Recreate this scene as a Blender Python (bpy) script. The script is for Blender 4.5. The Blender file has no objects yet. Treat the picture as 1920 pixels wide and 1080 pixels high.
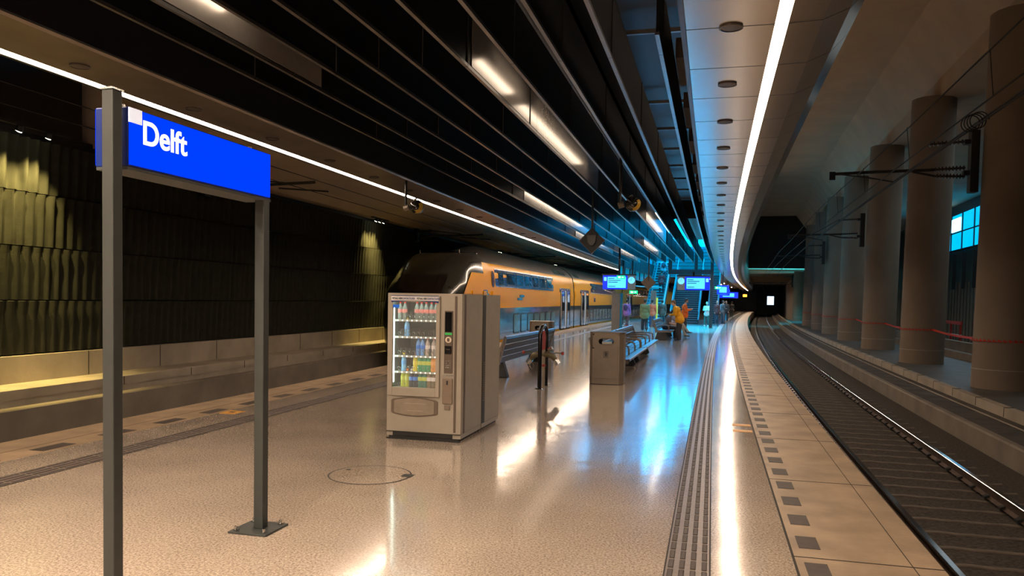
import bpy, bmesh, math, random
from mathutils import Vector, Matrix
random.seed(7)
PI = math.pi
sc = bpy.context.scene
col = sc.collection

# ------------------------------------------------------------------ camera
pit, rol = math.radians(2.2039), math.radians(.9957)
fwd = Vector((0, math.cos(pit), -math.sin(pit))); upv = Vector((0, math.sin(pit), math.cos(pit))); rgt = Vector((1, 0, 0))
cr = rgt*math.cos(rol)+upv*math.sin(rol); cu = upv*math.cos(rol)-rgt*math.sin(rol)
cam = bpy.data.cameras.new('camera'); camo = bpy.data.objects.new('camera', cam); col.objects.link(camo)
cam.sensor_width = 36; cam.lens = 27.0; cam.shift_y = 75.38/1920; cam.clip_start = .05; cam.clip_end = 600
camo.matrix_world = Matrix(((cr.x, cu.x, -fwd.x, 0), (cr.y, cu.y, -fwd.y, 0), (cr.z, cu.z, -fwd.z, 1.68), (0, 0, 0, 1)))
sc.camera = camo
# ------------------------------------------------------------------ view, world
sc.view_settings.view_transform = 'Standard'; sc.view_settings.look = 'None'
sc.view_settings.exposure = 0.0; sc.view_settings.gamma = 1.0; sc.view_settings.use_curve_mapping = False
w = bpy.data.worlds.new('world'); sc.world = w; w.use_nodes = True
w.node_tree.nodes['Background'].inputs[0].default_value = (.5, .6, .7, 1)
w.node_tree.nodes['Background'].inputs[1].default_value = .01
sc.cycles.use_denoising = True
try: sc.cycles.denoiser = 'OPENIMAGEDENOISE'
except Exception: pass
sc.cycles.max_bounces = 7; sc.cycles.diffuse_bounces = 3; sc.cycles.glossy_bounces = 4
sc.cycles.transmission_bounces = 6; sc.cycles.transparent_max_bounces = 8
sc.cycles.sample_clamp_indirect = 4; sc.cycles.blur_glossy = .5
WARM = (1, .76, .56); CYAN = (.0, .48, 1.0)
LED_E = 52; TUBE_E = 8

# ------------------------------------------------------------------ the curved station: s along the platform, u to the right
TH = math.radians(14.378)
DX, DY = math.sin(TH), math.cos(TH)
def off(s, u):
    def cub(a, b, m):
        if s < 0: return 0
        if s < m: return a*s*s+b*s**3
        return a*m*m+b*m**3+(2*a*m+3*b*m*m)*(s-m)
    R = cub(4.228e-4, -8.784e-7, 170); L = cub(-5.5735e-4, 8.6428e-6, 75)
    k = min(max((1.48-u)/8.95, 0), 1)
    return R*(1-k)+L*k
def W(s, u, z=0):
    v = u+off(s, u)
    return Vector((DX*s+DY*v, DY*s-DX*v, z))
def head(s, u):
    a = W(s-.5, u); b = W(s+.5, u)
    return math.atan2(b.x-a.x, b.y-a.y)

# ------------------------------------------------------------------ materials
MATS = {}
def mat(name, c, rough=.5, metal=0, emit=None, es=0, var=.12, scale=8, bump=0, bscale=60, alpha=None, trans=0, spec=None, coat=0):
    if name in MATS: return MATS[name]
    m = bpy.data.materials.new(name); m.use_nodes = True; nt = m.node_tree; N = nt.nodes; L = nt.links
    b = N['Principled BSDF']
    tc = N.new('ShaderNodeTexCoord'); no = N.new('ShaderNodeTexNoise'); no.inputs['Scale'].default_value = scale; no.inputs['Detail'].default_value = 5
    L.new(tc.outputs['Object'], no.inputs['Vector'])
    cr_ = N.new('ShaderNodeValToRGB')
    cr_.color_ramp.elements[0].position = .3; cr_.color_ramp.elements[1].position = .7
    cr_.color_ramp.elements[0].color = (*[max(0, x*(1-var)) for x in c], 1)
    cr_.color_ramp.elements[1].color = (*[min(1, x*(1+var)) for x in c], 1)
    L.new(no.outputs['Fac'], cr_.inputs['Fac']); L.new(cr_.outputs['Color'], b.inputs['Base Color'])
    b.inputs['Roughness'].default_value = rough; b.inputs['Metallic'].default_value = metal
    if spec is not None: b.inputs['Specular IOR Level'].default_value = spec
    if coat: b.inputs['Coat Weight'].default_value = coat; b.inputs['Coat Roughness'].default_value = .05
    if emit: b.inputs['Emission Color'].default_value = (*emit, 1); b.inputs['Emission Strength'].default_value = es
    if trans: b.inputs['Transmission Weight'].default_value = trans; b.inputs['IOR'].default_value = 1.1
    if alpha is not None: b.inputs['Alpha'].default_value = alpha
    if bump:
        n2 = N.new('ShaderNodeTexNoise'); n2.inputs['Scale'].default_value = bscale; n2.inputs['Detail'].default_value = 6
        L.new(tc.outputs['Object'], n2.inputs['Vector'])
        bp = N.new('ShaderNodeBump'); bp.inputs['Strength'].default_value = bump; bp.inputs['Distance'].default_value = .02
        L.new(n2.outputs['Fac'], bp.inputs['Height']); L.new(bp.outputs['Normal'], b.inputs['Normal'])
    MATS[name] = m
    return m

def terrazzo(name, c1, c2, rough, bump=.04):
    m = bpy.data.materials.new(name); m.use_nodes = True; nt = m.node_tree; N = nt.nodes; L = nt.links
    b = N['Principled BSDF']; tc = N.new('ShaderNodeTexCoord')
    v = N.new('ShaderNodeTexNoise'); v.inputs['Scale'].default_value = 60; v.inputs['Detail'].default_value = 3; v.inputs['Roughness'].default_value = .8
    big = N.new('ShaderNodeTexNoise'); big.inputs['Scale'].default_value = .9; big.inputs['Detail'].default_value = 4
    for x in (v, big): L.new(tc.outputs['Object'], x.inputs['Vector'])
    r = N.new('ShaderNodeValToRGB'); r.color_ramp.elements[0].position = .36; r.color_ramp.elements[1].position = .64
    r.color_ramp.elements[0].color = (*c1, 1); r.color_ramp.elements[1].color = (*c2, 1)
    L.new(v.outputs['Fac'], r.inputs['Fac'])
    r2 = N.new('ShaderNodeValToRGB'); r2.color_ramp.elements[0].position = .3; r2.color_ramp.elements[1].position = .7
    r2.color_ramp.elements[0].color = (.82, .82, .84, 1); r2.color_ramp.elements[1].color = (1, 1, 1, 1)
    L.new(big.outputs['Fac'], r2.inputs['Fac'])
    mx = N.new('ShaderNodeMix'); mx.data_type = 'RGBA'; mx.blend_type = 'MULTIPLY'; mx.inputs[0].default_value = 1
    L.new(r.outputs['Color'], mx.inputs[6]); L.new(r2.outputs['Color'], mx.inputs[7]); L.new(mx.outputs[2], b.inputs['Base Color'])
    mr = N.new('ShaderNodeMapRange'); mr.inputs[3].default_value = rough*.75; mr.inputs[4].default_value = rough*1.4
    L.new(big.outputs['Fac'], mr.inputs[0]); L.new(mr.outputs[0], b.inputs['Roughness'])
    wv = N.new('ShaderNodeTexNoise'); wv.inputs['Scale'].default_value = 2.6; wv.inputs['Detail'].default_value = 2
    L.new(tc.outputs['Object'], wv.inputs['Vector'])
    bp = N.new('ShaderNodeBump'); bp.inputs['Strength'].default_value = bump; bp.inputs['Distance'].default_value = .05
    L.new(wv.outputs['Fac'], bp.inputs['Height']); L.new(bp.outputs['Normal'], b.inputs['Normal'])
    b.inputs['Specular IOR Level'].default_value = .5
    b.inputs['Coat Weight'].default_value = .7; b.inputs['Coat IOR'].default_value = 1.55; b.inputs['Coat Roughness'].default_value = .10
    L.new(bp.outputs['Normal'], b.inputs['Coat Normal'])
    return m

M_floor = terrazzo('terrazzo', (.28, .222, .172), (.80, .665, .535), .13)
M_slab = mat('platform_concrete', (.33, .24, .155), .5, var=.25, scale=2.5, bump=.15, bscale=30)
M_tactile = mat('tactile_stone', (.17, .135, .11), .4, var=.15, scale=20)
M_darksq = mat('dark_paver', (.055, .042, .036), .6, var=.2, scale=15)
M_joint = mat('dark_joint', (.03, .026, .022), .8)
M_yellowtile = mat('orange_marking', (.62, .30, .05), .5)
M_conc = mat('concrete', (.22, .185, .145), .75, var=.2, scale=1.4, bump=.25, bscale=18)
M_concd = mat('concrete_dirty', (.15, .125, .10), .85, var=.35, scale=1.6, bump=.3, bscale=14)
M_concl = mat('concrete_pale', (.42, .36, .28), .7, var=.18, scale=1.2, bump=.15, bscale=16)
M_column = mat('column_concrete', (.27, .215, .165), .75, var=.08, scale=1.2, bump=.12, bscale=25)
M_ballast = mat('ballast', (.045, .036, .028), .9, var=.75, scale=24, bump=1.0, bscale=22)
M_sleeper = mat('sleeper_concrete', (.13, .105, .082), .8, var=.3, scale=6)
M_rail = mat('rail_rust', (.075, .045, .03), .6, .4, var=.3)
M_railtop = mat('rail_polished', (.5, .5, .52), .16, 1)
M_corr = mat('corrugated_green', (.030, .031, .022), .75, var=.15, scale=5, spec=.2, bump=.2, bscale=40)
M_black = mat('soffit_black', (.012, .012, .013), .4)
M_darkmetal = mat('dark_metal', (.05, .052, .055), .38, .6)
M_fin = mat('fin_metal', (.009, .009, .010), .42, 0, var=.08, spec=.14)
M_refl = mat('lamp_reflector', (.52, .47, .42), .24, .55, var=.05)
M_lip = mat('fin_lip', (.30, .28, .26), .30, .9)
M_panel = mat('soffit_metal', (.62, .55, .47), .22, .92, var=.05, scale=2, bump=.08, bscale=1.2)
M_panelL = mat('soffit_mesh', (.30, .25, .20), .38, .8, var=.1, scale=3)
M_ceil = mat('tunnel_ceiling', (.62, .48, .34), .8, var=.1, scale=.6, bump=.1, bscale=4)
M_led = mat('led_light', (1, 1, 1), .5, emit=WARM, es=LED_E, var=0)
M_tube = mat('tube_light', (1, 1, 1), .5, emit=(1, .80, .60), es=TUBE_E, var=0)
M_post = mat('post_grey', (.042, .048, .046), .5, .2, var=.08)
M_steel = mat('bright_steel', (.6, .6, .58), .25, 1)
M_bin = mat('bin_taupe', (.20, .165, .13), .42, .35, var=.06)
M_bench = mat('bench_slat', (.13, .125, .13), .33, .5, var=.1)
M_blue = mat('sign_blue_lit', (.0, .005, .10), .7, spec=.0, emit=(.0, .04, 1.0), es=1.25, var=0)
M_bluedk = mat('sign_blue_side', (.004, .02, .16), .3)
M_white = mat('white_lettering', (.9, .9, .9), .4, emit=(1, 1, 1), es=.85, var=0)
M_rubber = mat('black_rubber', (.01, .01, .01), .6)
M_glossblack = mat('gloss_black', (.008, .008, .009), .12)

# ------------------------------------------------------------------ mesh building
class MB:
    def __init__(s): s.v = []; s.f = []; s.mi = []; s.mats = []; s.cur = 0
    def use(s, m):
        if m not in s.mats: s.mats.append(m)
        s.cur = s.mats.index(m); return s
    def add(s, vs, fs):
        o = len(s.v); s.v += [tuple(p) for p in vs]; s.f += [tuple(i+o for i in f) for f in fs]; s.mi += [s.cur]*len(fs); return s
    def box(s, x0, x1, y0, y1, z0, z1, R=None):
        vs = [Vector((x, y, z)) for z in (z0, z1) for y in (y0, y1) for x in (x0, x1)]
        if R is not None: vs = [R @ p for p in vs]
        return s.add(vs, [(0, 2, 3, 1), (4, 5, 7, 6), (0, 1, 5, 4), (2, 6, 7, 3), (0, 4, 6, 2), (1, 3, 7, 5)])
    def prism(s, poly, a, b, axis='z'):
        n = len(poly)
        def P(p, t):
            return {'z': (p[0], p[1], t), 'y': (p[0], t, p[1]), 'x': (t, p[0], p[1])}[axis]
        vs = [P(p, a) for p in poly]+[P(p, b) for p in poly]
        fs = [tuple(range(n))[::-1], tuple(range(n, 2*n))]+[(i, (i+1) % n, n+(i+1) % n, n+i) for i in range(n)]
        return s.add(vs, fs)
    def cyl(s, p, q, r, r2=None, n=12, cap=True):
        p = Vector(p); q = Vector(q); r2 = r if r2 is None else r2
        d = (q-p).normalized(); a = d.orthogonal().normalized(); b = d.cross(a)
        vs = [p+(a*math.cos(t)+b*math.sin(t))*r for t in [2*PI*i/n for i in range(n)]]
        vs += [q+(a*math.cos(t)+b*math.sin(t))*r2 for t in [2*PI*i/n for i in range(n)]]
        fs = [(i, (i+1) % n, n+(i+1) % n, n+i) for i in range(n)]
        if cap: fs += [tuple(range(n))[::-1], tuple(range(n, 2*n))]
        return s.add(vs, fs)
    def tube(s, pts, r, n=8, closed=False):
        pts = [Vector(p) for p in pts]; m = len(pts); vs = []; fs = []
        a = None
        for i, p in enumerate(pts):
            if closed: d = (pts[(i+1) % m]-pts[i-1]).normalized()
            else: d = (pts[min(i+1, m-1)]-pts[max(i-1, 0)]).normalized()
            if a is None: a = d.orthogonal().normalized()
            else: a = (a-d*a.dot(d)).normalized()
            b = d.cross(a); rr = r[i] if isinstance(r, (list, tuple)) else r
            vs += [p+(a*math.cos(t)+b*math.sin(t))*rr for t in [2*PI*k/n for k in range(n)]]
        for i in range(m if closed else m-1):
            j = (i+1) % m
            fs += [(i*n+k, i*n+(k+1) % n, j*n+(k+1) % n, j*n+k) for k in range(n)]
        if not closed: fs += [tuple(range(n))[::-1], tuple(range((m-1)*n, m*n))]
        return s.add(vs, fs)
    def lathe(s, prof, c=(0, 0, 0), n=20):
        vs = []; fs = []; m = len(prof)
        for r, z in prof: vs += [(c[0]+r*math.cos(2*PI*k/n), c[1]+r*math.sin(2*PI*k/n), c[2]+z) for k in range(n)]
        for i in range(m-1): fs += [(i*n+k, i*n+(k+1) % n, (i+1)*n+(k+1) % n, (i+1)*n+k) for k in range(n)]
        fs += [tuple(range(n))[::-1], tuple(range((m-1)*n, m*n))]
        return s.add(vs, fs)
    def ball(s, c, r, n=14, m=9, R=None):
        if not isinstance(r, (tuple, list)): r = (r, r, r)
        vs = []; fs = []
        for i in range(m+1):
            ph = PI*i/m
            for k in range(n):
                t = 2*PI*k/n; p = Vector((r[0]*math.sin(ph)*math.cos(t), r[1]*math.sin(ph)*math.sin(t), r[2]*math.cos(ph)))
                if R is not None: p = R @ p
                vs.append(Vector(c)+p)
        for i in range(m): fs += [(i*n+k, (i+1)*n+k, (i+1)*n+(k+1) % n, i*n+(k+1) % n) for k in range(n)]
        return s.add(vs, fs)
    def sweep(s, prof, ss, closed=True):
        """prof [(u,z)] carried along the station curve"""
        n = len(prof); vs = []; fs = []
        for t in ss: vs += [W(t, u, z) for u, z in prof]
        for i in range(len(ss)-1):
            for k in range(n if closed else n-1): fs.append((i*n+k, i*n+(k+1) % n, (i+1)*n+(k+1) % n, (i+1)*n+k))
        if closed: fs += [tuple(range(n))[::-1], tuple(range((len(ss)-1)*n, len(ss)*n))]
        return s.add(vs, fs)
    def build(s, name, m=None, parent=None, smooth=False, bevel=0, kind=None):
        me = bpy.data.meshes.new(name); me.from_pydata(s.v, [], s.f)
        if m is not None and not s.mats: me.materials.append(m)
        for x in s.mats: me.materials.append(x)
        if s.mats: me.polygons.foreach_set('material_index', s.mi)
        bm = bmesh.new(); bm.from_mesh(me)
        bmesh.ops.remove_doubles(bm, verts=bm.verts, dist=1e-6) if smooth else None
        bmesh.ops.recalc_face_normals(bm, faces=bm.faces); bm.to_mesh(me); bm.free()
        if smooth: me.polygons.foreach_set('use_smooth', [True]*len(me.polygons))
        o = bpy.data.objects.new(name, me); col.objects.link(o)
        if smooth:
            md = o.modifiers.new('edges', 'EDGE_SPLIT'); md.split_angle = math.radians(38)
        if bevel:
            b = o.modifiers.new('bevel', 'BEVEL'); b.width = bevel; b.segments = 2; b.limit_method = 'ANGLE'
        if parent is not None: o.parent = parent
        if kind: o['kind'] = kind
        return o
def rng(a, b, st):
    n = max(1, int(round((b-a)/st))); return [a+(b-a)*i/n for i in range(n+1)]
def tag(o, label, cat, group=None, kind=None):
    o['label'] = label; o['category'] = cat
    if group: o['group'] = group
    if kind: o['kind'] = kind
    return o
def empty(name, label, cat, s=None, u=None, z=0, rot=0, group=None, loc=None):
    o = bpy.data.objects.new(name, None); col.objects.link(o); o.empty_display_size = .2
    o.location = W(s, u, z) if loc is None else loc
    o.rotation_euler = (0, 0, (-head(s, u) if s is not None else 0)+rot)
    return tag(o, label, cat, group)
def put(o, s, u, z=0, rot=0):
    o.location = W(s, u, z); o.rotation_euler = (0, 0, -head(s, u)+rot); return o
def copy_tree(o, parent=None):
    c = o.copy(); col.objects.link(c)
    if parent is not None: c.parent = parent
    for ch in list(o.children): copy_tree(ch, c)
    return c
def struct(mb, name, m=None, **k): return mb.build(name, m, kind='structure', **k)
def text(body, size, m, parent, name, loc, rot, bold=0, align='LEFT', ext=.002, sx=1):
    cu_ = bpy.data.curves.new(name, 'FONT'); cu_.body = body; cu_.size = size; cu_.offset = bold; cu_.extrude = ext; cu_.align_x = align
    t = bpy.data.objects.new(name+'_t', cu_); col.objects.link(t); bpy.context.view_layer.update()
    dg = bpy.context.evaluated_depsgraph_get(); me = bpy.data.meshes.new_from_object(t.evaluated_get(dg))
    bpy.data.objects.remove(t)
    me.materials.clear(); me.materials.append(m)
    o = bpy.data.objects.new(name, me); col.objects.link(o); o.parent = parent; o.location = loc; o.rotation_euler = rot; o.scale = (sx, 1, 1)
    return o

S0, S1 = -8.0, 185.0
SS = rng(S0, S1, 1.0)

# ------------------------------------------------------------------ platform
struct(MB().sweep([(-7.0, 0), (.572, 0), (.572, -.25), (-7.0, -.25)], SS), 'floor', M_floor)
def edge_slab(name, u0, u1, sq0, sq1, sign):
    mb = MB().use(M_slab).sweep([(u0, 0), (u1, 0), (u1, -1.1), (u0, -1.1)] if u1 > u0 else [(u1, 0), (u0, 0), (u0, -1.1), (u1, -1.1)], SS)
    mb.use(M_joint)
    a, b = min(u0, u1), max(u0, u1)
    t = 5.36-2.32*5
    while t < 160:
        mb.sweep([(a, .001), (b, .001), (b, .0025), (a, .0025)], [t-.006, t+.006]); t += 2.32
    e = u0  # long joint against the terrazzo
    mb.sweep([(e-.008, .001), (e+.008, .001), (e+.008, .003), (e-.008, .003)], SS)
    e = u0+(u1-u0)*.80
    mb.sweep([(e-.003, .001), (e+.003, .001), (e+.003, .002), (e-.003, .002)], SS)
    mb.use(M_darksq); t = 5.06-.58*10
    while t < 150:
        mb.sweep([(sq0, .001), (sq1, .001), (sq1, .0035), (sq0, .0035)], [t-.14, t+.14]); t += .585 if sign > 0 else .95
    return struct(mb, name)
edge_slab('trim_1', .572, 1.482, .63, .77, 1)
edge_slab('trim_2', -7.0+.001, -7.474, -6.86, -6.70, -1) if False else None
mb = MB().use(M_slab).sweep([(-7.474, 0), (-7.001, 0), (-7.001, -1.1), (-7.474, -1.1)], SS).use(M_joint)
mb.sweep([(-7.0, .001), (-6.99, .001), (-6.99, .003), (-7.0, .003)], SS)
t = 3.0
mb.use(M_slab).sweep([(-7.0, .0008), (-6.62, .0008), (-6.62, .0022), (-7.0, .0022)], SS)
mb.use(M_darksq)
while t < 120:
    mb.sweep([(-6.86, .0025), (-6.68, .0025), (-6.68, .0045), (-6.86, .0045)], [t-.22, t+.22]); t += .93
struct(mb, 'trim_2')
def tactile(name, u0, u1, n, s1, bar, gap):
    mb = MB().use(M_tactile).sweep([(u0, .0005), (u1, .0005), (u1, .004), (u0, .004)], rng(S0, s1, 1)).use(M_joint)
    for e in (u0, u1): mb.sweep([(e-.005, .001), (e+.005, .001), (e+.005, .005), (e-.005, .005)], rng(S0, s1, 1))
    mb.use(M_darksq); wd = (u1-u0)/n
    for k in range(n):
        c = u0+wd*(k+.5)
        t = 1.0
        while t < 24:
            mb.sweep([(c-wd*.27, .003), (c+wd*.27, .003), (c+wd*.17, .0085), (c-wd*.17, .0085)], [t, t+bar]); t += bar+gap
        mb.sweep([(c-wd*.2, .003), (c+wd*.2, .003), (c+wd*.14, .006), (c-wd*.14, .006)], rng(24, s1, 2))
    return struct(mb, name)
tactile('trim_3', -.235, .040, 4, 130, .155, .03)
tactile('trim_4', -6.08, -5.80, 4, 120, .26, .03)
for sa, sb, wh in ((10.36, 10.52, 'nearer'), (10.86, 11.02, 'further')):
    mb = MB().sweep([(.31, .001), (.55, .001), (.55, .004), (.31, .004)], [sa, sb])
    tag(mb.build('floor_marking', M_yellowtile), wh+' of two short orange bars set in the floor beside the right platform edge', 'floor marking')
mb = MB().use(M_yellowtile).sweep([(-6.60, .001), (-6.36, .001), (-6.36, .004), (-6.60, .004)], [9.38, 9.66]).use(M_darksq)
mb.sweep([(-6.52, .004), (-6.44, .004), (-6.44, .006), (-6.52, .006)], [9.48, 9.56])
tag(mb.build('floor_tile'), 'small yellow square tile with a dark centre near the left platform edge', 'floor marking')
# manhole
man = empty('manhole_cover', 'large round floor cover outlined by a dark ring in front of the vending machine', 'manhole cover', 6.62, -3.05)
nn = 48
mb = MB(); R0, R1 = .375, .39
mb.add([(R0*math.cos(a), R0*math.sin(a), .003) for a in [2*PI*i/nn for i in range(nn)]]+[(R1*math.cos(a), R1*math.sin(a), .003) for a in [2*PI*i/nn for i in range(nn)]],
       [(i, (i+1) % nn, nn+(i+1) % nn, nn+i) for i in range(nn)]); mb.build('ring', M_joint, man)
MB().lathe([(.374, .001), (.374, .0025)], n=48).build('lid', M_floor, man)
MB().box(.30, .40, .02, .12, .002, .006).build('hinge', M_darkmetal, man)
MB().cyl((-.28, .12, .002), (-.28, .12, .005), .022).build('lift_hole', M_joint, man)

# ------------------------------------------------------------------ right track
struct(MB().sweep([(1.47, -1.02), (4.84, -1.0), (4.84, -1.3), (1.47, -1.3)], SS), 'track_bed', M_ballast)
def rail(name, u, label, s1=175):
    r = empty(name, label, 'rail', 0, u, loc=(0, 0, 0)); r.rotation_euler = (0, 0, 0)
    q = rng(-6, s1, 1)
    MB().sweep([(u-.07, -.95), (u+.07, -.95), (u+.012, -.92), (u+.012, -.84), (u+.035, -.83), (u+.035, -.806), (u-.035, -.806), (u-.035, -.83), (u-.012, -.84), (u-.012, -.92)], q).build('web', M_rail, r)
    cl = MB()
    for k in range(90):
        t = 4.55+k*.6
        for a, b in ((u-.10, u-.035), (u+.035, u+.10)): cl.sweep([(a, -.955), (b, -.955), (b, -.90), (a, -.925)], [t, t+.11])
    cl.build('rail_clips', M_darkmetal, r)['kind'] = 'stuff'
    MB().sweep([(u-.034, -.806), (u+.034, -.806), (u+.028, -.80), (u-.028, -.80)], q).build('running_surface', M_railtop, r)
rail('rail', 2.30, 'steel rail of the right track next to the platform edge')
rail('rail', 3.77, 'steel rail of the right track on the column side')
rail('rail', -8.35, 'steel rail of the left track nearest the platform')
rail('rail', -9.85, 'steel rail of the left track nearest the dark corrugated wall')
mb = MB()
pr = [(-1.25, -1.05), (1.25, -1.05)]+[(1.25-2.5*k/14, -.985-.018*abs(math.sin(k*1.7))) for k in range(15)]
mb.prism(pr, -.045, .045, 'y')
sl = mb.build('sleeper', M_sleeper, bevel=.012)
t = 4.6; first = True
for k in range(150):
    o = sl if k == 0 else sl.copy()
    if k: col.objects.link(o)
    put(o, t, 3.035)
    tag(o, 'concrete sleeper half sunk in the dark ballast of the right track', 'sleeper', 'sleepers of the right track'); t += .6
# clips along near rail
M_ledge0 = mat('barrier_top', (.07, .06, .052), .8, var=.4, scale=2)
# right barrier and ledge
mb = MB().use(M_conc).sweep([(4.85, -1.3), (4.85, -.64), (4.88, -.612), (5.0, -.612), (5.0, -1.3)], SS).use(M_ledge0).sweep([(5.0, -1.3), (5.0, -.612), (5.85, -.612), (5.85, -1.3)], SS)
struct(mb, 'wall_right')
mb = MB().use(M_concl).sweep([(5.86, -1.2), (5.86, -.41), (6.05, -.41), (6.05, -1.2)], SS).use(M_joint)
for k in range(60):
    t = 5+k*1.85
    mb.sweep([(5.855, -.60), (5.86, -.60), (5.86, -.40), (6.05, -.40), (6.05, -.405), (5.857, -.405)], [t, t+.025])
struct(mb, 'trim_5')
struct(MB().sweep([(5.58, -.609), (5.62, -.609), (5.62, -.595), (5.58, -.595)], SS), 'trim_6', M_concl)
M_ledge = mat('ledge_floor', (.11, .11, .11), .5, var=.3, scale=1.2)
struct(MB().sweep([(6.05, -.42), (9.2, -.42), (9.2, -1.2), (6.05, -1.2)], rng(S0, 106, 1)), 'floor_ledge', M_ledge)
# columns
cs = [22.3, 31.0, 39.7, 48.7, 57.9, 67.3, 77.9, 98.5]
nm = ['nearest round concrete column at the right edge of the view, crossed by red tape', 'second round concrete column from the right, carrying no bracket, crossed by red tape',
      'third round concrete column from the right, holding a dark wire bracket', 'fourth round concrete column from the right, behind the bracketed column',
      'fifth round concrete column from the right, with a smaller wire bracket', 'sixth round concrete column from the right, seen as a narrow strip',
      'seventh round concrete column, the last before the dark tunnel opening', 'far round concrete column inside the tunnel opening beside the cyan light']
LEAN = .012
for i, s in enumerate(cs):
    c = empty('concrete_column', nm[i], 'column', s, 7.2, -.42)
    n = 40; ch = 9.55 if i < 7 else 5.95
    mb = MB(); mb.cyl((0, 0, 0), (LEAN*ch, 0, ch), .73, .73, n=n); mb.build('shaft', M_column, c, smooth=True)
    MB().cyl((.005, 0, .50), (.005, 0, .512), .732, n=n, cap=False).build('pour_line', mat('pale_line', (.6, .55, .5), .7), c)
# red tape
M_tape = mat('red_tape', (.62, .035, .015), .5)
for i, s in enumerate(cs[:7]):
    mb = MB(); a0, a1 = math.radians(110), math.radians(300)
    z = .80
    P = []
    for k in range(25):
        a = math.radians(75+k*210/24); P.append((.74*math.cos(a), .74*math.sin(a)))
    vs = [(x*1.03, y*1.03, z) for x, y in P]+[(x*1.03, y*1.03, z+.075) for x, y in P]
    mb.add(vs, [(k, k+1, 26+k-1, 25+k) for k in range(24)])
    o = mb.build('barrier_tape', M_tape); put(o, s, 7.2)
    tag(o, ['broad red tape wrapped round the nearest column', 'red tape wrapped round the second column from the right', 'red tape wrapped round the third column from the right', 'red tape wrapped round the fourth column from the right', 'red tape wrapped round the fifth column from the right', 'thin red tape round the sixth column', 'thin red tape round the last column before the tunnel'][i], 'barrier tape', 'red tape on the columns')
    if i < 3:
        s2 = cs[i+1]; mb = MB(); A = W(s+.74, 7.35); B = W(s2-.74, 7.35)
        vs = []
        for k in range(9):
            p = A.lerp(B, k/8); sag = .10*math.sin(PI*k/8)
            vs += [(p.x, p.y, z-sag), (p.x, p.y, z+.07-sag)]
        mb.add(vs, [(2*k, 2*k+2, 2*k+3, 2*k+1) for k in range(8)])
        tag(mb.build('barrier_tape', M_tape), ['red tape stretched between the two nearest columns', 'red tape stretched between the second and third columns', 'red tape stretched between the third and fourth columns'][i], 'barrier tape', 'red tape between the columns')
# hall behind the columns
struct(MB().sweep([(9.2, -.95), (15.9, -.95), (15.9, -1.2), (9.2, -1.2)], rng(S0, 87, 2)), 'floor_hall', M_ledge)
struct(MB().sweep([(9.21, -1), (9.21, -.15), (9.5, -.15), (9.5, -1)], rng(S0, 87, 1)), 'trim_7', M_conc)
struct(MB().sweep([(10.6, -1), (10.6, .05), (10.9, .05), (10.9, -1)], rng(S0, 87, 1)), 'trim_8', M_conc)
M_far = mat('hall_wall_dark', (.05, .06, .065), .5)
mb = MB().use(M_far).sweep([(16, 3.4), (16, 11.4), (16.3, 11.4), (16.3, 3.4)], rng(S0, 87, 2))
mb.use(M_conc).sweep([(15.9, -1), (15.9, 3.4), (16.3, 3.4), (16.3, -1)], rng(S0, 87, 2)); mb.use(M_joint)
for k in range(80): mb.sweep([(15.88, -.9), (15.9, -.9), (15.9, 3.4), (15.88, 3.4)], [20+k*.8, 20+k*.8+.06])
struct(mb, 'wall_hall')
# window far right
M_cyanwin = mat('daylight_glass', (.0, .2, .4), .2, emit=CYAN, es=1.3, var=.5, scale=.4)
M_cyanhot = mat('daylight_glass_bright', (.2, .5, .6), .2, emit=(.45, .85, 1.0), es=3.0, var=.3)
win = MB().sweep([(15.93, 5.75), (15.93, 8.35), (15.97, 8.35), (15.97, 5.75)], rng(55, 70, 1)).build('window_1', M_cyanwin, kind='structure')
mb = MB()
mb.sweep([(15.85, 5.65), (15.93, 5.65), (15.93, 5.8), (15.85, 5.8)], rng(54.9, 70, 1)); mb.sweep([(15.85, 7.0), (15.93, 7.0), (15.93, 7.08), (15.85, 7.08)], rng(55, 70, 1))
for k in range(6): mb.sweep([(15.85, 5.7), (15.93, 5.7), (15.93, 8.4), (15.85, 8.4)], [55+k*3, 55.09+k*3])
mb.build('window_frame', M_darkmetal, win)
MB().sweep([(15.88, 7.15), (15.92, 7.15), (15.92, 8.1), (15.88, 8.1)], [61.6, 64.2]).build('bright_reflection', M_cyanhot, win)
# construction barrier and boxes between the columns
M_red = mat('barrier_red', (.45, .03, .02), .5)
for k, (s, lab) in enumerate(((38, 'red and white works barrier beyond the gap between the first two columns'), (46, 'red and white works barrier further along the far track, left of the second column'))):
    f = empty('works_barrier', lab, 'barrier', s, 11.6, -.2)
    MB().box(-.03, .03, -3, 3, .95, 1.12).build('top_rail', M_red, f)
    MB().box(-.03, .03, -3, 3, .35, .45).build('lower_rail', M_white if False else mat('barrier_white', (.7, .7, .7), .5), f)
    for y in (-2.8, -1.0, 1.0, 2.8): MB().box(-.04, .04, y-.05, y+.05, -.72, 1.0).build('upright', M_red, f)
b = MB().box(-.5, .5, -.6, .6, -.72, .75).build('equipment_case', M_darkmetal, bevel=.04); put(b, 40, 12.3, -.22)
tag(b, 'dark equipment case standing behind the red barrier', 'case')
for k in range(6):
    o = MB().box(-.12, .12, -.16, .16, 0, 2.5).build('wall_pier', M_darkmetal); put(o, 54+k*2.6, 15.6, 2.9)
    tag(o, 'dark upright post on the far concrete wall below the cyan window', 'post', 'dark posts on the far wall')

# ------------------------------------------------------------------ right high ceiling and portal
struct(MB().sweep([(.95, 11.3), (6.2, 11.3), (7.35, 9.75), (7.35, 9.1), (16.3, 9.1), (16.3, 11.8), (.95, 11.8)], rng(S0, 90, 2)), 'ceiling_right', M_ceil)
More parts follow.
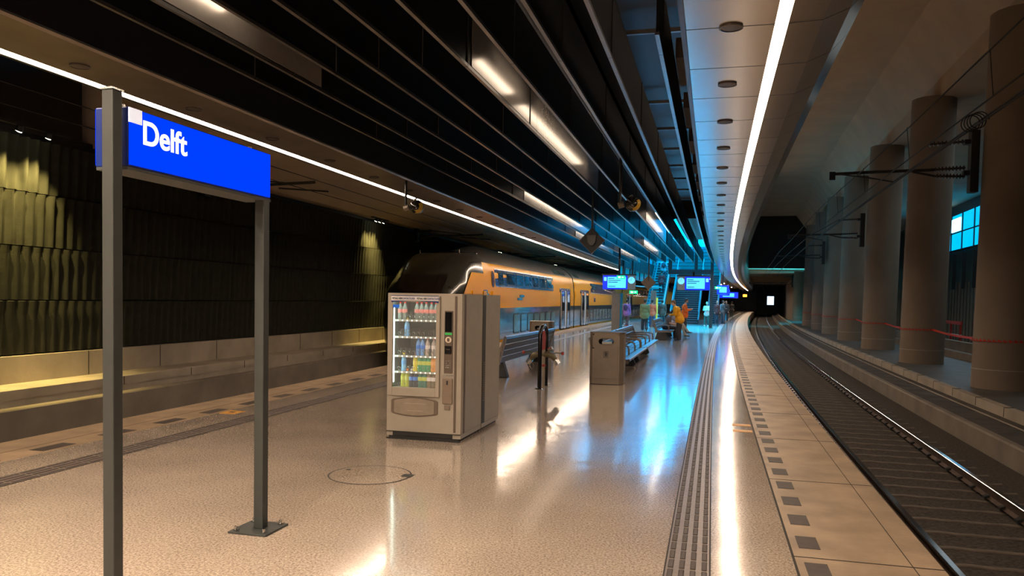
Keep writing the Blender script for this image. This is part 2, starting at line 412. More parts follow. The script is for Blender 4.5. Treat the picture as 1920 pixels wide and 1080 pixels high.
# lintel of the tunnel
P = W(90, 0); o = MB().box(-.3, 20, 0, .6, 5.55, 11.8).build('wall_portal', M_black, kind='structure'); put(o, 90, 1.1)
struct(MB().sweep([(.9, 5.6), (7.6, 5.6), (7.6, 5.9), (.9, 5.9)], rng(94, S1, 2)), 'ceiling_tunnel', M_ceil)
struct(MB().sweep([(7.2, -1.2), (7.2, 5.6), (7.6, 5.6), (7.6, -1.2)], rng(105, S1, 2)), 'wall_tunnel', M_concl)
MBp = MB()
for k in range(12): MBp.sweep([(1.0, 5.35), (7.2, 5.35), (7.2, 5.6), (1.0, 5.6)], [110+k*5, 110.5+k*5])
struct(MBp, 'trim_9', M_conc)
o = MB().box(-2, 8.5, 0, .5, -1.3, 12).build('wall_end', M_black, kind='structure'); put(o, 184, 1)
o = MB().box(-14, 2, 0, .5, -1.3, 12).build('wall_end', M_black, kind='structure'); put(o, 180, 0)
sg = MB().box(-.6, .6, 0, .1, 0, 1.6).build('lit_panel', mat('far_screen', (.6, .7, .9), .4, emit=(.6, .75, 1), es=1.6, var=.1)); put(sg, 150, 4.4, 1.35)
tag(sg, 'pale glowing square panel far down the tunnel above the rails', 'light panel')

# ------------------------------------------------------------------ right soffit with LED line
HS = 3.93
q = rng(S0, 175, 1)
M_seam = mat('panel_seam', (.05, .045, .04), .6)
mb = MB().use(M_panel).sweep([(-.26, HS), (.44, HS), (.44, HS+.1), (-.26, HS+.1)], q)
mb.sweep([(.54, HS), (.80, HS+.01), (1.0, HS+.09), (1.15, HS+.25), (1.25, HS+.5), (1.32, HS+.95), (1.36, HS+1.5), (1.36, 11.4), (1.1, 11.4), (1.1, HS+1.0), (.9, HS+.3), (.54, HS+.2)], q)
mb.use(M_seam); t = 1.0
while t < 60:
    mb.sweep([(-.26, HS-.001), (.44, HS-.001), (.44, HS+.001), (-.26, HS+.001)], [t, t+.012])
    mb.sweep([(.54, HS-.002), (.80, HS+.008), (1.0, HS+.088), (1.15, HS+.248), (1.25, HS+.498)], [t, t+.012], closed=False); t += 1.12
struct(mb, 'ceiling_soffit_right')
tag(MB().sweep([(.44, HS+.005), (.54, HS+.005), (.54, HS+.06), (.44, HS+.06)], rng(S0, 150, 1)).build('light_strip', M_led), 'continuous bright light line curving along the metal ceiling above the right platform edge', 'strip light')
M_dl = mat('downlight_ring', (.14, .12, .10), .4, .6); M_dlg = mat('downlight_grille', (.10, .085, .075), .5)
def downlight(s, u, lab, grp, first=[None]):
    if first[0] is None:
        e = empty('ceiling_speaker', lab, 'ceiling speaker', s, u, HS, group=grp)
        MB().lathe([(.095, -.002), (.095, -.014), (.082, -.016), (.082, -.002)], n=24).build('ring', M_dl, e)
        MB().lathe([(.081, -.003), (.081, -.010), (.04, -.014)], n=24).build('grille', M_dlg, e); first[0] = e
    else:
        e = copy_tree(first[0]); e.location = W(s, u, HS); e.rotation_euler = (0, 0, -head(s, u)); tag(e, lab, 'ceiling speaker', grp)
    return e
for k in range(30):
    s = 6.6+k*1.70
    downlight(s, .10, 'round dark speaker grille set in the metal ceiling beside the right light line', 'round grilles along the right metal ceiling')
for k in range(14):
    s = 6.44+k*1.76
    downlight(s, -6.14, 'round dark speaker grille set in the left ceiling beside the left light line', 'round grilles along the left ceiling')

# ------------------------------------------------------------------ left soffit, LED, left track side
q2 = rng(S0, 150, 1)
struct(MB().sweep([(-6.46, HS), (-5.66, HS), (-5.63, HS+.02), (-5.63, HS+.03), (-6.46, HS+.03)], q2), 'ceiling_soffit_left', M_panelL)
struct(MB().sweep([(-5.66, HS+.035), (-5.62, HS+.035), (-5.62, 4.95), (-5.66, 4.95)], q2), 'trim_33', M_black)
mb = MB().sweep([(-6.62, HS-.01), (-6.57, HS-.01), (-6.57, 4.7), (-6.62, 4.7)], q2)
struct(mb, 'trim_10', M_darkmetal)
tag(MB().sweep([(-6.56, HS+.005), (-6.47, HS+.005), (-6.47, HS+.06), (-6.56, HS+.06)], rng(S0, 62, 1)).build('light_strip', M_led), 'continuous bright light line along the left ceiling passing above the station name sign', 'strip light')
# ceiling over left track
struct(MB().sweep([(-12.6, 4.62), (-11.9, 4.62), (-11.4, 4.85), (-6.6, 4.85), (-6.6, 6.2), (-12.6, 6.2)], rng(13.3, 150, 1)), 'ceiling_left', M_ceil)
struct(MB().sweep([(-12.6, 7.2), (-6.46, 7.2), (-6.46, 7.4), (-12.6, 7.4)], rng(S0, 13.3, 1)), 'ceiling_void_left', M_black)
# corrugated wall
PT = .232
for r in range(5):
    if r == 4: z0, z1 = 4.5, 7.2
    else: z0, z1 = .5+r, 1.5+r
    if r == 4:
        struct(MB().sweep([(-12.35, 4.62), (-12.3, 4.62), (-12.3, 7.2), (-12.35, 7.2)], rng(S0, 13, 1)), 'wall_left_upper', M_black); continue
    mb = MB(); st = PT/8; ns = int((62-4)/st)
    ph = (r % 2)*PI
    vs = []
    rows = [(z0+.005, .0, 1.0), (z0+.30, .015, 1), (z1-.22, .035, 1.), (z1-.02, .06, 1.25), (z1-.015, -.06, .3)]
    for i in range(ns+1):
        s = 4+i*st
        irr = .15*math.sin(s*3.1+r)
        wv = math.sin(2*PI*s/PT+ph+irr); wv = math.copysign(abs(wv)**.7, wv)
        for z, o_, am in rows: vs.append(W(s, -12.2+o_+.042*am*wv, z))
    m = len(rows)
    fs = [(i*m+k, (i+1)*m+k, (i+1)*m+k+1, i*m+k+1) for i in range(ns) for k in range(m-1)]
    mb.add(vs, fs)
    o = struct(mb, 'wall_left', M_corr); o.data.polygons.foreach_set('use_smooth', [True]*len(o.data.polygons))
    md = o.modifiers.new('e', 'EDGE_SPLIT'); md.split_angle = math.radians(50)
struct(MB().sweep([(-12.6, -1.2), (-12.32, -1.2), (-12.32, 4.7), (-12.6, 4.7)], rng(S0, 150, 2)), 'wall_left_backing', M_black)
def panel_wall(name, prof, m, jl, s0, step, s1=62):
    mb = MB().use(m).sweep(prof, rng(S0, 150, 1)).use(M_joint)
    uf = jl[0]
    t = s0
    while t < s1:
        mb.sweep([(uf-.002, jl[1]), (uf+.004, jl[1]), (uf+.004, jl[2]), (uf-.002, jl[2])], [t, t+.018]); t += step
    return struct(mb, name)
panel_wall('baseboard_left', [(-12.32, -.02), (-12.08, -.02), (-12.08, .48), (-12.32, .48)], M_concl, (-12.08, 0, .48), 12.9, 2.12)
panel_wall('trim_11', [(-12.32, -1.2), (-11.42, -1.2), (-11.42, -.20), (-11.40, -.20), (-11.40, -.03), (-11.44, -.01), (-12.32, -.01)], M_concl, (-11.40, -.2, -.03), 13.1, 2.12)
struct(MB().sweep([(-11.02, -1.2), (-10.78, -1.2), (-10.78, -.27), (-10.80, -.25), (-11.0, -.25), (-11.02, -.27)], rng(S0, 150, 1)), 'trim_12', M_conc)
struct(MB().sweep([(-11.4, -1.02), (-7.47, -1.02), (-7.47, -1.3), (-11.4, -1.3)], SS), 'track_bed_left', M_ballast)
# wall washers
M_wash = mat('washer_lens', (1, 1, 1), .4, emit=(1, .93, .65), es=20, var=0)
def washer(s, n, power, lab, z=4.50, sp=.62):
    e = empty('wall_spotlight', lab, 'spotlight', s, -11.72, z)
    MB().box(-.05, .05, -sp*n/2-.2, sp*n/2+.2, .06, .10).build('rail', M_darkmetal, e)
    for k in range(n):
        y = (k-(n-1)/2)*sp
        MB().cyl((0, y, .06), (-.04, y, -.03), .055, .07).build('lamp_head', M_darkmetal, e, smooth=True)
        MB().cyl((-.041, y, -.031), (-.043, y, -.034), .055).build('lens', M_wash, e)
        p = W(s, -11.72, z)+Vector((0, 0, 0))
        l = bpy.data.lights.new('washer_light', 'SPOT'); l.energy = power*3; l.color = (1, .74, .24); l.spot_size = math.radians(75); l.spot_blend = .8; l.shadow_soft_size = .05
        lo = bpy.data.objects.new('washer_light', l); col.objects.link(lo)
        b = W(s+y, -11.76, z-.06); lo.location = b; tgt = W(s+y, -12.22, 2.2)
        lo.rotation_euler = (tgt-b).to_track_quat('-Z', 'Y').to_euler()
washer(11.0, 3, 260, 'row of yellow wall spotlights above the corrugated wall at the left edge of the view')
washer(26.6, 3, 150, 'row of yellow wall spotlights above the corrugated wall in front of the train nose', z=4.48, sp=.35)
washer(44, 2, 80, 'small pair of yellow wall spotlights above the train roof, nearer', z=4.45, sp=.5)
washer(60, 2, 80, 'small pair of yellow wall spotlights above the train roof, further off', z=4.45, sp=.5)

# ------------------------------------------------------------------ fin ceiling
ZB, ZT = 4.2, 4.86; SE = 50.8
us = [-5.19+.515*k for k in range(10)]
for i, u in enumerate(us):
    s0 = 7.4 if i == 9 else S0
    mb = MB().use(M_fin).sweep([(u-.010, ZB), (u+.010, ZB), (u+.010, ZT), (u-.010, ZT)], rng(s0, SE, 1))
    mb.use(M_lip).sweep([(u-.020, ZB-.025), (u+.020, ZB-.025), (u+.020, ZB+.01), (u-.020, ZB+.01)], rng(s0, SE, 1))
    mb.use(M_seam)
    for k in range(14): mb.sweep([(u-.021, ZB-.026), (u+.021, ZB-.026), (u+.021, ZT), (u-.021, ZT)], [4.6+k*3.4, 4.608+k*3.4])
    struct(mb, 'trim_%d' % (20+i))
# left dark recess with pale packing strips
mb = MB()
t = -6.0
while t < SE:
    mb.sweep([(-5.46, ZB+.15), (-5.42, ZB+.15), (-5.42, ZB+.33), (-5.46, ZB+.33)], rng(t, t+2.5, .5)); t += 2.72
struct(mb, 'trim_31', mat('recess_board', (.20, .155, .11), .7))
SV = 31.0
struct(MB().sweep([(-5.65, 4.9), (-1.55, 4.9), (-1.55, 5.1), (-5.65, 5.1)], rng(S0, SV, 1)), 'ceiling', M_black)
struct(MB().sweep([(-1.6, 5.62), (1.09, 5.62), (1.09, 5.8), (-1.6, 5.8)], rng(S0, 31, 1)), 'ceiling_void', M_black)
struct(MB().sweep([(-1.6, 5.05), (.2, 5.05), (.2, 5.2), (-1.6, 5.2)], rng(31, 43, 1)), 'ceiling_void', M_black)
struct(MB().sweep([(-1.6, 4.9), (-1.55, 4.9), (-1.55, 5.7), (-1.6, 5.7)], rng(S0, SV, 1)), 'wall_void', M_black)
struct(MB().sweep([(-.30, HS-.02), (-.26, HS-.02), (-.26, 5.4), (-.30, 5.4)], rng(S0, 150, 1)), 'trim_32', M_darkmetal)
# cross bars in the void
for k, s in enumerate((7.4, 11.0, 14.9, 17.2, 19.5, 21.9, 24.2, 26.6, 29,)):
    o = MB().sweep([(-1.53, 5.42), (-.40, 5.42), (-.40, 5.48), (-1.53, 5.48)], [s, s+.05]).build('ceiling_cross_bar', M_lip)
    tag(o, 'thin metal bar running across the black ceiling void beside the metal ceiling', 'ceiling bar', 'cross bars in the ceiling void')
# beige blocks along the void edge
for k in range(8):
    s = 10+k*2.6
    o = MB().sweep([(-.52, 4.75), (-.34, 4.75), (-.34, 5.0), (-.52, 5.0)], [s, s+1.3]).build('duct_box', mat('recess_board', (.2, .155, .11), .7))
    tag(o, 'small brown box hung in the dark gap beside the metal ceiling', 'duct box', 'brown boxes beside the metal ceiling')
# tubes: (gap index, s0, s1)
def tube(g, s0, s1, lab):
    u = us[g]+.2575 if g < 7 else us[g]+.30
    e = empty('tube_light', lab, 'tube light', (s0+s1)/2, u, 4.56)
    L = s1-s0
    n = max(1, round(L/1.5))
    for k in range(n):
        a = -L/2+L*k/n; MB().box(-.03, .03, a+.03, a+L/n-.03, 0, .03).build('tube', M_tube, e)
    MB().box(-.045, .045, -L/2, L/2, .031, .30).build('housing', M_darkmetal, e)
    fu = us[g]-u+.012; rp = MB(); e0, e1 = -L/2-(.9 if s0 < 11 or s0 > 17 else .3), L/2+(1.6 if s0 > 11 or s0 < 0 else .3)
    rp.box(fu, fu+.006, e0, e1, ZB-4.56+.02, ZT-4.56-.01); rp.build('reflector', M_refl, e)
tube(1, -4, 7.0, 'long tube light between the ceiling fins at the upper left, seen as a glow')
for g, lb in ((0, 'unseen lamp row added above the camera as fill, left'), (2, 'unseen lamp row added above the camera as fill, middle'), (4, 'unseen lamp row added above the camera as fill, right')):  # unseen lamp rows added overhead to brighten the near floor
    o = MB().sweep([(us[g]+.12, 4.4), (us[g]+.38, 4.4), (us[g]+.38, 4.46), (us[g]+.12, 4.46)], rng(-7.5, 3.2, 1)).build('tube_light', M_led); tag(o, lb, 'tube light')
tube(5, 9.05, 10.6, 'short tube light between the ceiling fins, reflected near the upper middle')
tube(5, 11.3, 16.3, 'long tube light between the ceiling fins, reflected just past the short one')
tube(1, 20.3, 30, 'long tube light between the left ceiling fins above the train')
tube(0, 31.5, 41, 'distant tube light between the leftmost ceiling fins above the train')
tube(6, 25.6, 32.7, 'tube light between the ceiling fins just right of the hanging camera dome')
tube(4, 37, 45, 'tube light between the ceiling fins beyond the second camera dome')
tube(1, 42, 50, 'distant tube light between the ceiling fins above the blue board')

# ------------------------------------------------------------------ train
M_ty = mat('train_yellow', (.76, .32, .0), .3, var=.04, coat=0, spec=.12)
M_tg = mat('train_roof_grey', (.11, .106, .10), .45, var=.1, scale=3)
M_td = mat('train_nose_grey', (.022, .024, .02), .22, var=.1, coat=.4)
M_tb = mat('train_blue', (.012, .045, .16), .15, coat=.6)
M_tl = mat('train_lower_grey', (.10, .17, .22), .12, .3, coat=.8)
M_tglass = mat('train_glass', (.02, .04, .06), .04, .0, spec=.9)
M_tk = mat('train_underframe', (.012, .012, .012), .6)
M_tlight = mat('train_interior_light', (.5, .5, .5), .4, emit=(.8, .9, 1), es=.25, var=.5, scale=2)
TU = -7.75; TC = -9.15
def to(z):   # tumblehome: how far the side leans inwards at z
    P = [(-.3, 0), (1.9, 0), (2.6, .05), (3.0, .14), (3.3, .38), (3.6, .80), (3.75, 1.15), (3.80, 1.40)]
    for (a, x), (b, y) in zip(P, P[1:]):
        if z <= b: return x+(y-x)*(z-a)/(b-a)
    return 1.4
def side(zs, s_list, sgn=1, e=0):
    if sgn > 0: return [(TU-to(z)+e, z) for z in zs]
    return [(2*TC-(TU-to(z)+e), z) for z in zs]
train = empty('double_deck_train', 'yellow and blue double deck train with a dark grey nose at the left platform edge', 'train', loc=(0, 0, 0), s=None)
train.location = W(30, TC, -.8)
def tp(mb, name, m=None, parent=None, **k):
    o = mb.build(name, m, None, **k); o.parent = parent or train
    bpy.context.view_layer.update(); o.matrix_parent_inverse = (parent or train).matrix_world.inverted(); return o
roofz = [3.0, 3.15, 3.3, 3.45, 3.6, 3.70, 3.75, 3.80]
cars = [(27.0, 46.65), (46.95, 69), (69.3, 92), (92.3, 115)]
for ci, (a, b) in enumerate(cars):
    ss = rng(a, b, .6); mb = MB()
    for sg in (1, -1):
        if True:
            mb.use(M_tk).sweep(side([-.75, -.12], ss, sg, -.12), ss, closed=False)
            mb.use(M_ty).sweep(side([-.12, .04], ss, sg), ss, closed=False)
            mb.use(M_tl).sweep(side([.04, .6, 1.30], ss, sg), ss, closed=False)
            mb.use(M_ty).sweep(side([1.30, 1.9, 2.3, 2.6, 2.8, 3.0], ss, sg), ss, closed=False)
    # roof as arched shell, rising behind the cab on the first car
    rows = []
    for t in ss:
        k = 1 if ci else min(1, max(0, (t-27)/3.2)); k = k*k*(3-2*k)
        prof = [(TU-to(z), 3.0+(z-3.0)*(.52+.48*k)) for z in roofz]
        full = prof+[(2*TC-u, z) for u, z in prof[::-1]]
        rows.append([W(t, u, z) for u, z in full])
    n = len(rows[0]); vs = [p for r in rows for p in r]
    mb.use(M_tg).add(vs, [(i*n+k, i*n+k+1, (i+1)*n+k+1, (i+1)*n+k) for i in range(len(rows)-1) for k in range(n-1)])
    # end faces
    for t in (ss[0], ss[-1]):
        pr = [(TU-to(z), z) for z in (-.1, 1.9, 2.6, 3.0)+tuple(roofz[1:])]
        if ci == 0 and t == ss[0]: continue
        pr = pr+[(2*TC-u, z) for u, z in pr[::-1]]
        mb.use(M_tk).add([W(t, u, z) for u, z in pr], [tuple(range(len(pr)))])
    body = tp(mb, 'car_body', smooth=True)
    # grey roof shoulder line on the yellow at the front of car 1
    def pan(s0, s1, z0, z1, m, name, parent, e=.012, nz=3, rc=.0):
        zs = [z0+(z1-z0)*k/nz for k in range(nz+1)]
        pr = side(zs, None, 1, e)+side(zs, None, 1, -.02)[::-1]
        if rc:
            pts = []
            for cx_, cz_, a0 in ((s1-rc, z1-rc, 0), (s0+rc, z1-rc, 90), (s0+rc, z0+rc, 180), (s1-rc, z0+rc, 270)):
                for k in range(5):
                    an = math.radians(a0+k*22.5); pts.append((cx_+rc*math.cos(an), cz_+rc*math.sin(an)))
            mb = MB(); n_ = len(pts)
            mb.add([W(x, TU-to(z)+e, z) for x, z in pts]+[W(x, TU-to(z)-.01, z) for x, z in pts], [tuple(range(n_))]+[(i, (i+1) % n_, n_+(i+1) % n_, n_+i) for i in range(n_)])
            return tp(mb, name, m, parent)
        return tp(MB().sweep(pr, rng(s0, s1, .6)), name, m, parent)
    L = b-a
    if ci == 0: up = (28.6, 40.4); lo0 = 31.6; ln = 7
    else: up = (a+6.4, a+6.4+12.0); lo0 = a+6.2; ln = 8
    if ci < 3:
        band = pan(up[0], up[1], 2.13, 2.83, M_tb, 'window_band', body, .012, rc=.12)
        nwin = 7; st = (up[1]-up[0]-.4)/nwin
        for k in range(nwin):
            x0 = up[0]+.25+k*st; wd = st-.35
            if k == 0: x0 += .3; wd *= .5
            fr = pan(x0-.05, x0+wd+.05, 2.20, 2.76, M_steel if False else M_post, 'upper_window', body, .020, rc=.10)
            pan(x0, x0+wd, 2.25, 2.71, M_tglass, 'pane', body, .026, rc=.08)
        for k in range(ln):
            x0 = lo0+k*1.36; wd = 1.02
            pan(x0-.05, x0+wd+.05, .20, 1.05, M_tk, 'lower_window', body, .014, rc=.13)
            pan(x0, x0+wd, .25, 1.0, mat('train_glass_low', (.16, .30, .34), .06, 0, spec=1), 'pane', body, .020, rc=.11)
    # doors
    ds = []
    if ci == 0: ds = [(42.3, 45.4)]
    elif ci < 3: ds = [(a+2.3, a+5.4), (b-5.0, b-1.9)]
    for d0, d1 in ds:
        pan(d0-.15, d1+.15, -.02, 2.32, M_tb, 'door_surround', body, .010, rc=.15)
        md = (d0+d1)/2
        for x0, x1 in ((d0+.1, md-.25), (md+.25, d1-.1)):
            lf = pan(x0, x1, .02, 2.2, M_tl, 'door', body, .045, rc=.1)
            pan(x0+.22, x1-.22, .55, 2.0, M_tglass, 'pane', lf, .052, rc=.1)
            pan(x0+.03, x0+.13, .10, 2.15, mat('door_edge', (.62, .45, .28), .3), 'edge_strip', lf, .056)
            pan(x1-.10, x1-.03, .15, 2.1, M_rubber, 'rubber_edge', lf, .055)
        pan(md-.25, md+.25, .02, 2.2, mat('vestibule', (.3, .34, .36), .3, emit=(.7, .85, 1), es=.25), 'vestibule', body, .02)
    # vents on the roof shoulder
    if ci < 2:
        for x in ((41.5, 43.3, 43.5) if ci == 0 else (a+1.2,)):
            pan(x, x+1.5, 3.08, 3.32, M_td, 'roof_vent', body, .012)
    if ci == 0:
        pan(45.6, 46.5, 1.32, 2.95, M_ty, 'end_panel', body, .011)
# bogies
for s in (31, 43.5, 50, 66):
    mb = MB()
    for ds_ in (-1.25, 1.25):
        for u in (-8.35, -9.85):
            c = W(s+ds_, u, -.36); ax = (W(s, u+1)-W(s, u)).normalized()
            mb.cyl(c-ax*.06, c+ax*.06, .44, n=20)
    mb.sweep([(-10.2, -.3), (-8.0, -.3), (-8.0, -.15), (-10.2, -.15)], rng(s-1.7, s+1.7, .5))
    tp(mb, 'bogie', M_tk)
# nose
lv = [(-.35, 24.05, 24.45), (1.0, 23.85, 24.2), (1.84, 24.0, 24.45), (2.2, 24.35, 24.9), (2.58, 24.75, 25.4), (2.9, 25.2, 25.75), (3.12, 25.65, 26.1), (3.27, 26.2, 26.5), (3.33, 27.0, 27.0)]
mb = MB().use(M_td); rows = []
for z, sf, ssd in lv:
    o_ = to(min(z, 3.2)); hw = 1.4-o_; fw_ = min(hw-.04, .86+.08*(1 if z < 2 else 0)-.05*max(0, z-2))
    row = [(27.02, hw), (26.3 if ssd < 26.2 else ssd+.05, hw), (ssd, hw*.985), ((ssd*.45+sf*.55), (hw+fw_)/2+.06), (sf, fw_), (sf-.10, fw_*.5), (sf-.12, 0)]
    full = [(s, TC+x) for s, x in row]+[(s, TC-x) for s, x in row[-2::-1]]
    rows.append([W(s, u, z) for s, u in full])
rows.append([W(27.02 if i in (0, 12) else 27.0, TC+(1.05-.35*0)*(1-i/6), 3.36) for i in range(13)])
n = len(rows[0]); vs = [p for r in rows for p in r]
mb.add(vs, [(i*n+k, i*n+k+1, (i+1)*n+k+1, (i+1)*n+k) for i in range(len(rows)-1) for k in range(n-1)])
nose = tp(mb, 'cab_nose', smooth=True)
# yellow cab side
yb = [(.0, 24.5), (1.0, 24.22), (1.84, 24.47), (2.2, 24.93), (2.58, 25.45)]
vs = []; 
for z, s in yb:
    for k in range(5): vs.append(W(s+(27.02-s)*k/4, TU-to(z)+.012, z))
tp(MB().add(vs, [(i*5+k, i*5+k+1, (i+1)*5+k+1, (i+1)*5+k) for i in range(4) for k in range(4)]), 'cab_side', M_ty, nose)
# windscreen: dark glass across the lean of the nose
vs = []
for z, sf in ((1.45, 23.80), (1.84, 23.84), (2.2, 24.19), (2.46, 24.46)):
    for x in (-.80, -.4, 0, .4, .80): vs.append(W(sf-.03+(.10 if abs(x) > .7 else .02 if abs(x) > .3 else 0), TC+x, z))
tp(MB().add(vs, [(i*5+k, i*5+k+1, (i+1)*5+k+1, (i+1)*5+k) for i in range(3) for k in range(4)]), 'windscreen', mat('windscreen', (.012, .007, .006), .08, spec=.7), nose, smooth=True)
pan(26.85, 27.4, 1.25, 1.98, M_tb, 'cab_door_frame', nose, .02, rc=.1)
for x, c in ((25.35, M_ty), (26.75, M_ty), (28.0, M_ty)):
    pan(x, x+.42, 1.3, 1.95, c, 'mirror_flap', nose, .05, rc=.08)
pan(27.15, 27.55, 1.3, 1.85, M_steel, 'door_handle_rail', nose, .035, rc=.04)
pan(28.05, 28.45, 2.1, 2.72, mat('oval_window', (.12, .05, .02), .1), 'oval_window', nose, .02, rc=.18)
pan(26.3, 27.4, 2.85, 3.15, mat('vent_dark', (.05, .05, .045), .5), 'cab_vent', nose, -.035)
for x in (-.9, .6):
    p = W(26.4, TC+x, 3.28); tp(MB().cyl(p, p+Vector((0, 0, .12)), .025, .01), 'roof_horn', M_steel, nose)
# operator emblem: three stepped blue strokes on the side
for z, x in ((1.62, 32.2), (1.75, 32.6)):
    pan(x, x+.9, z, z+.10, M_tb, 'emblem', train, .016)
pan(54.6, 55.3, 1.55, 1.95, M_tb, 'emblem', train, .016)
# ------------------------------------------------------------------ station name sign
sign = empty('station_name_sign', 'blue lit sign reading Delft on two square grey posts in the left foreground', 'sign', 4.14, -3.13)
def at(o, m): return m.build(o[0], o[1], sign) 
for y, pz in ((-.72, 2.735), (.68, 2.66)):
    MB().box(.030, .104 if y > 0 else .100, y-.035, y+.035, .014, pz if y < 0 else 2.345).build('post', M_post, sign, bevel=.006)
    bp = MB().box(-.10, .20, y-.15, y+.15, 0.001, .014).build('base_plate', M_post, sign, bevel=.003)
    for a in (-.11, .11):
        for b_ in (-.11, .11): MB().cyl((a+.05, y+b_, .014), (a+.05, y+b_, .022), .020, n=6).cyl((a+.05, y+b_, .022), (a+.05, y+b_, .045), .011, n=10).build('bolt', M_steel, bp)
MB().box(.025, .105, -.76, -.68, 2.735, 2.745).build('post_cap', M_steel, sign)
MB().box(-.12, -.112, -.635, .725, 2.365, 2.665).build('lit_face', M_blue, sign)
box = MB().box(-.112, .095, -.645, .73, 2.352, 2.672).build('light_box', M_bluedk, sign, bevel=.008)
MB().box(.095, .101, -.635, .725, 2.365, 2.665).build('lit_face', M_blue, box)
MB().box(-.10, .102, -.65, .735, 2.335, 2.352).build('bottom_rail', M_post, box)
MB().box(.096, .104, -.640, -.545, 2.590, 2.668).build('corner_square', mat('corner_pale', (.8, .8, .85), .4, emit=(.9, .9, 1), es=.6, var=0), box)
text('Delft', .183, M_white, box, 'lettering', (.103, -.545, 2.493), (PI/2, 0, PI/2), bold=.0035, sx=1.0)
for y in (-.58, .62): MB().cyl((.0, y, 2.67), (.0, y, 2.70), .02).build('lug', M_steel, box)

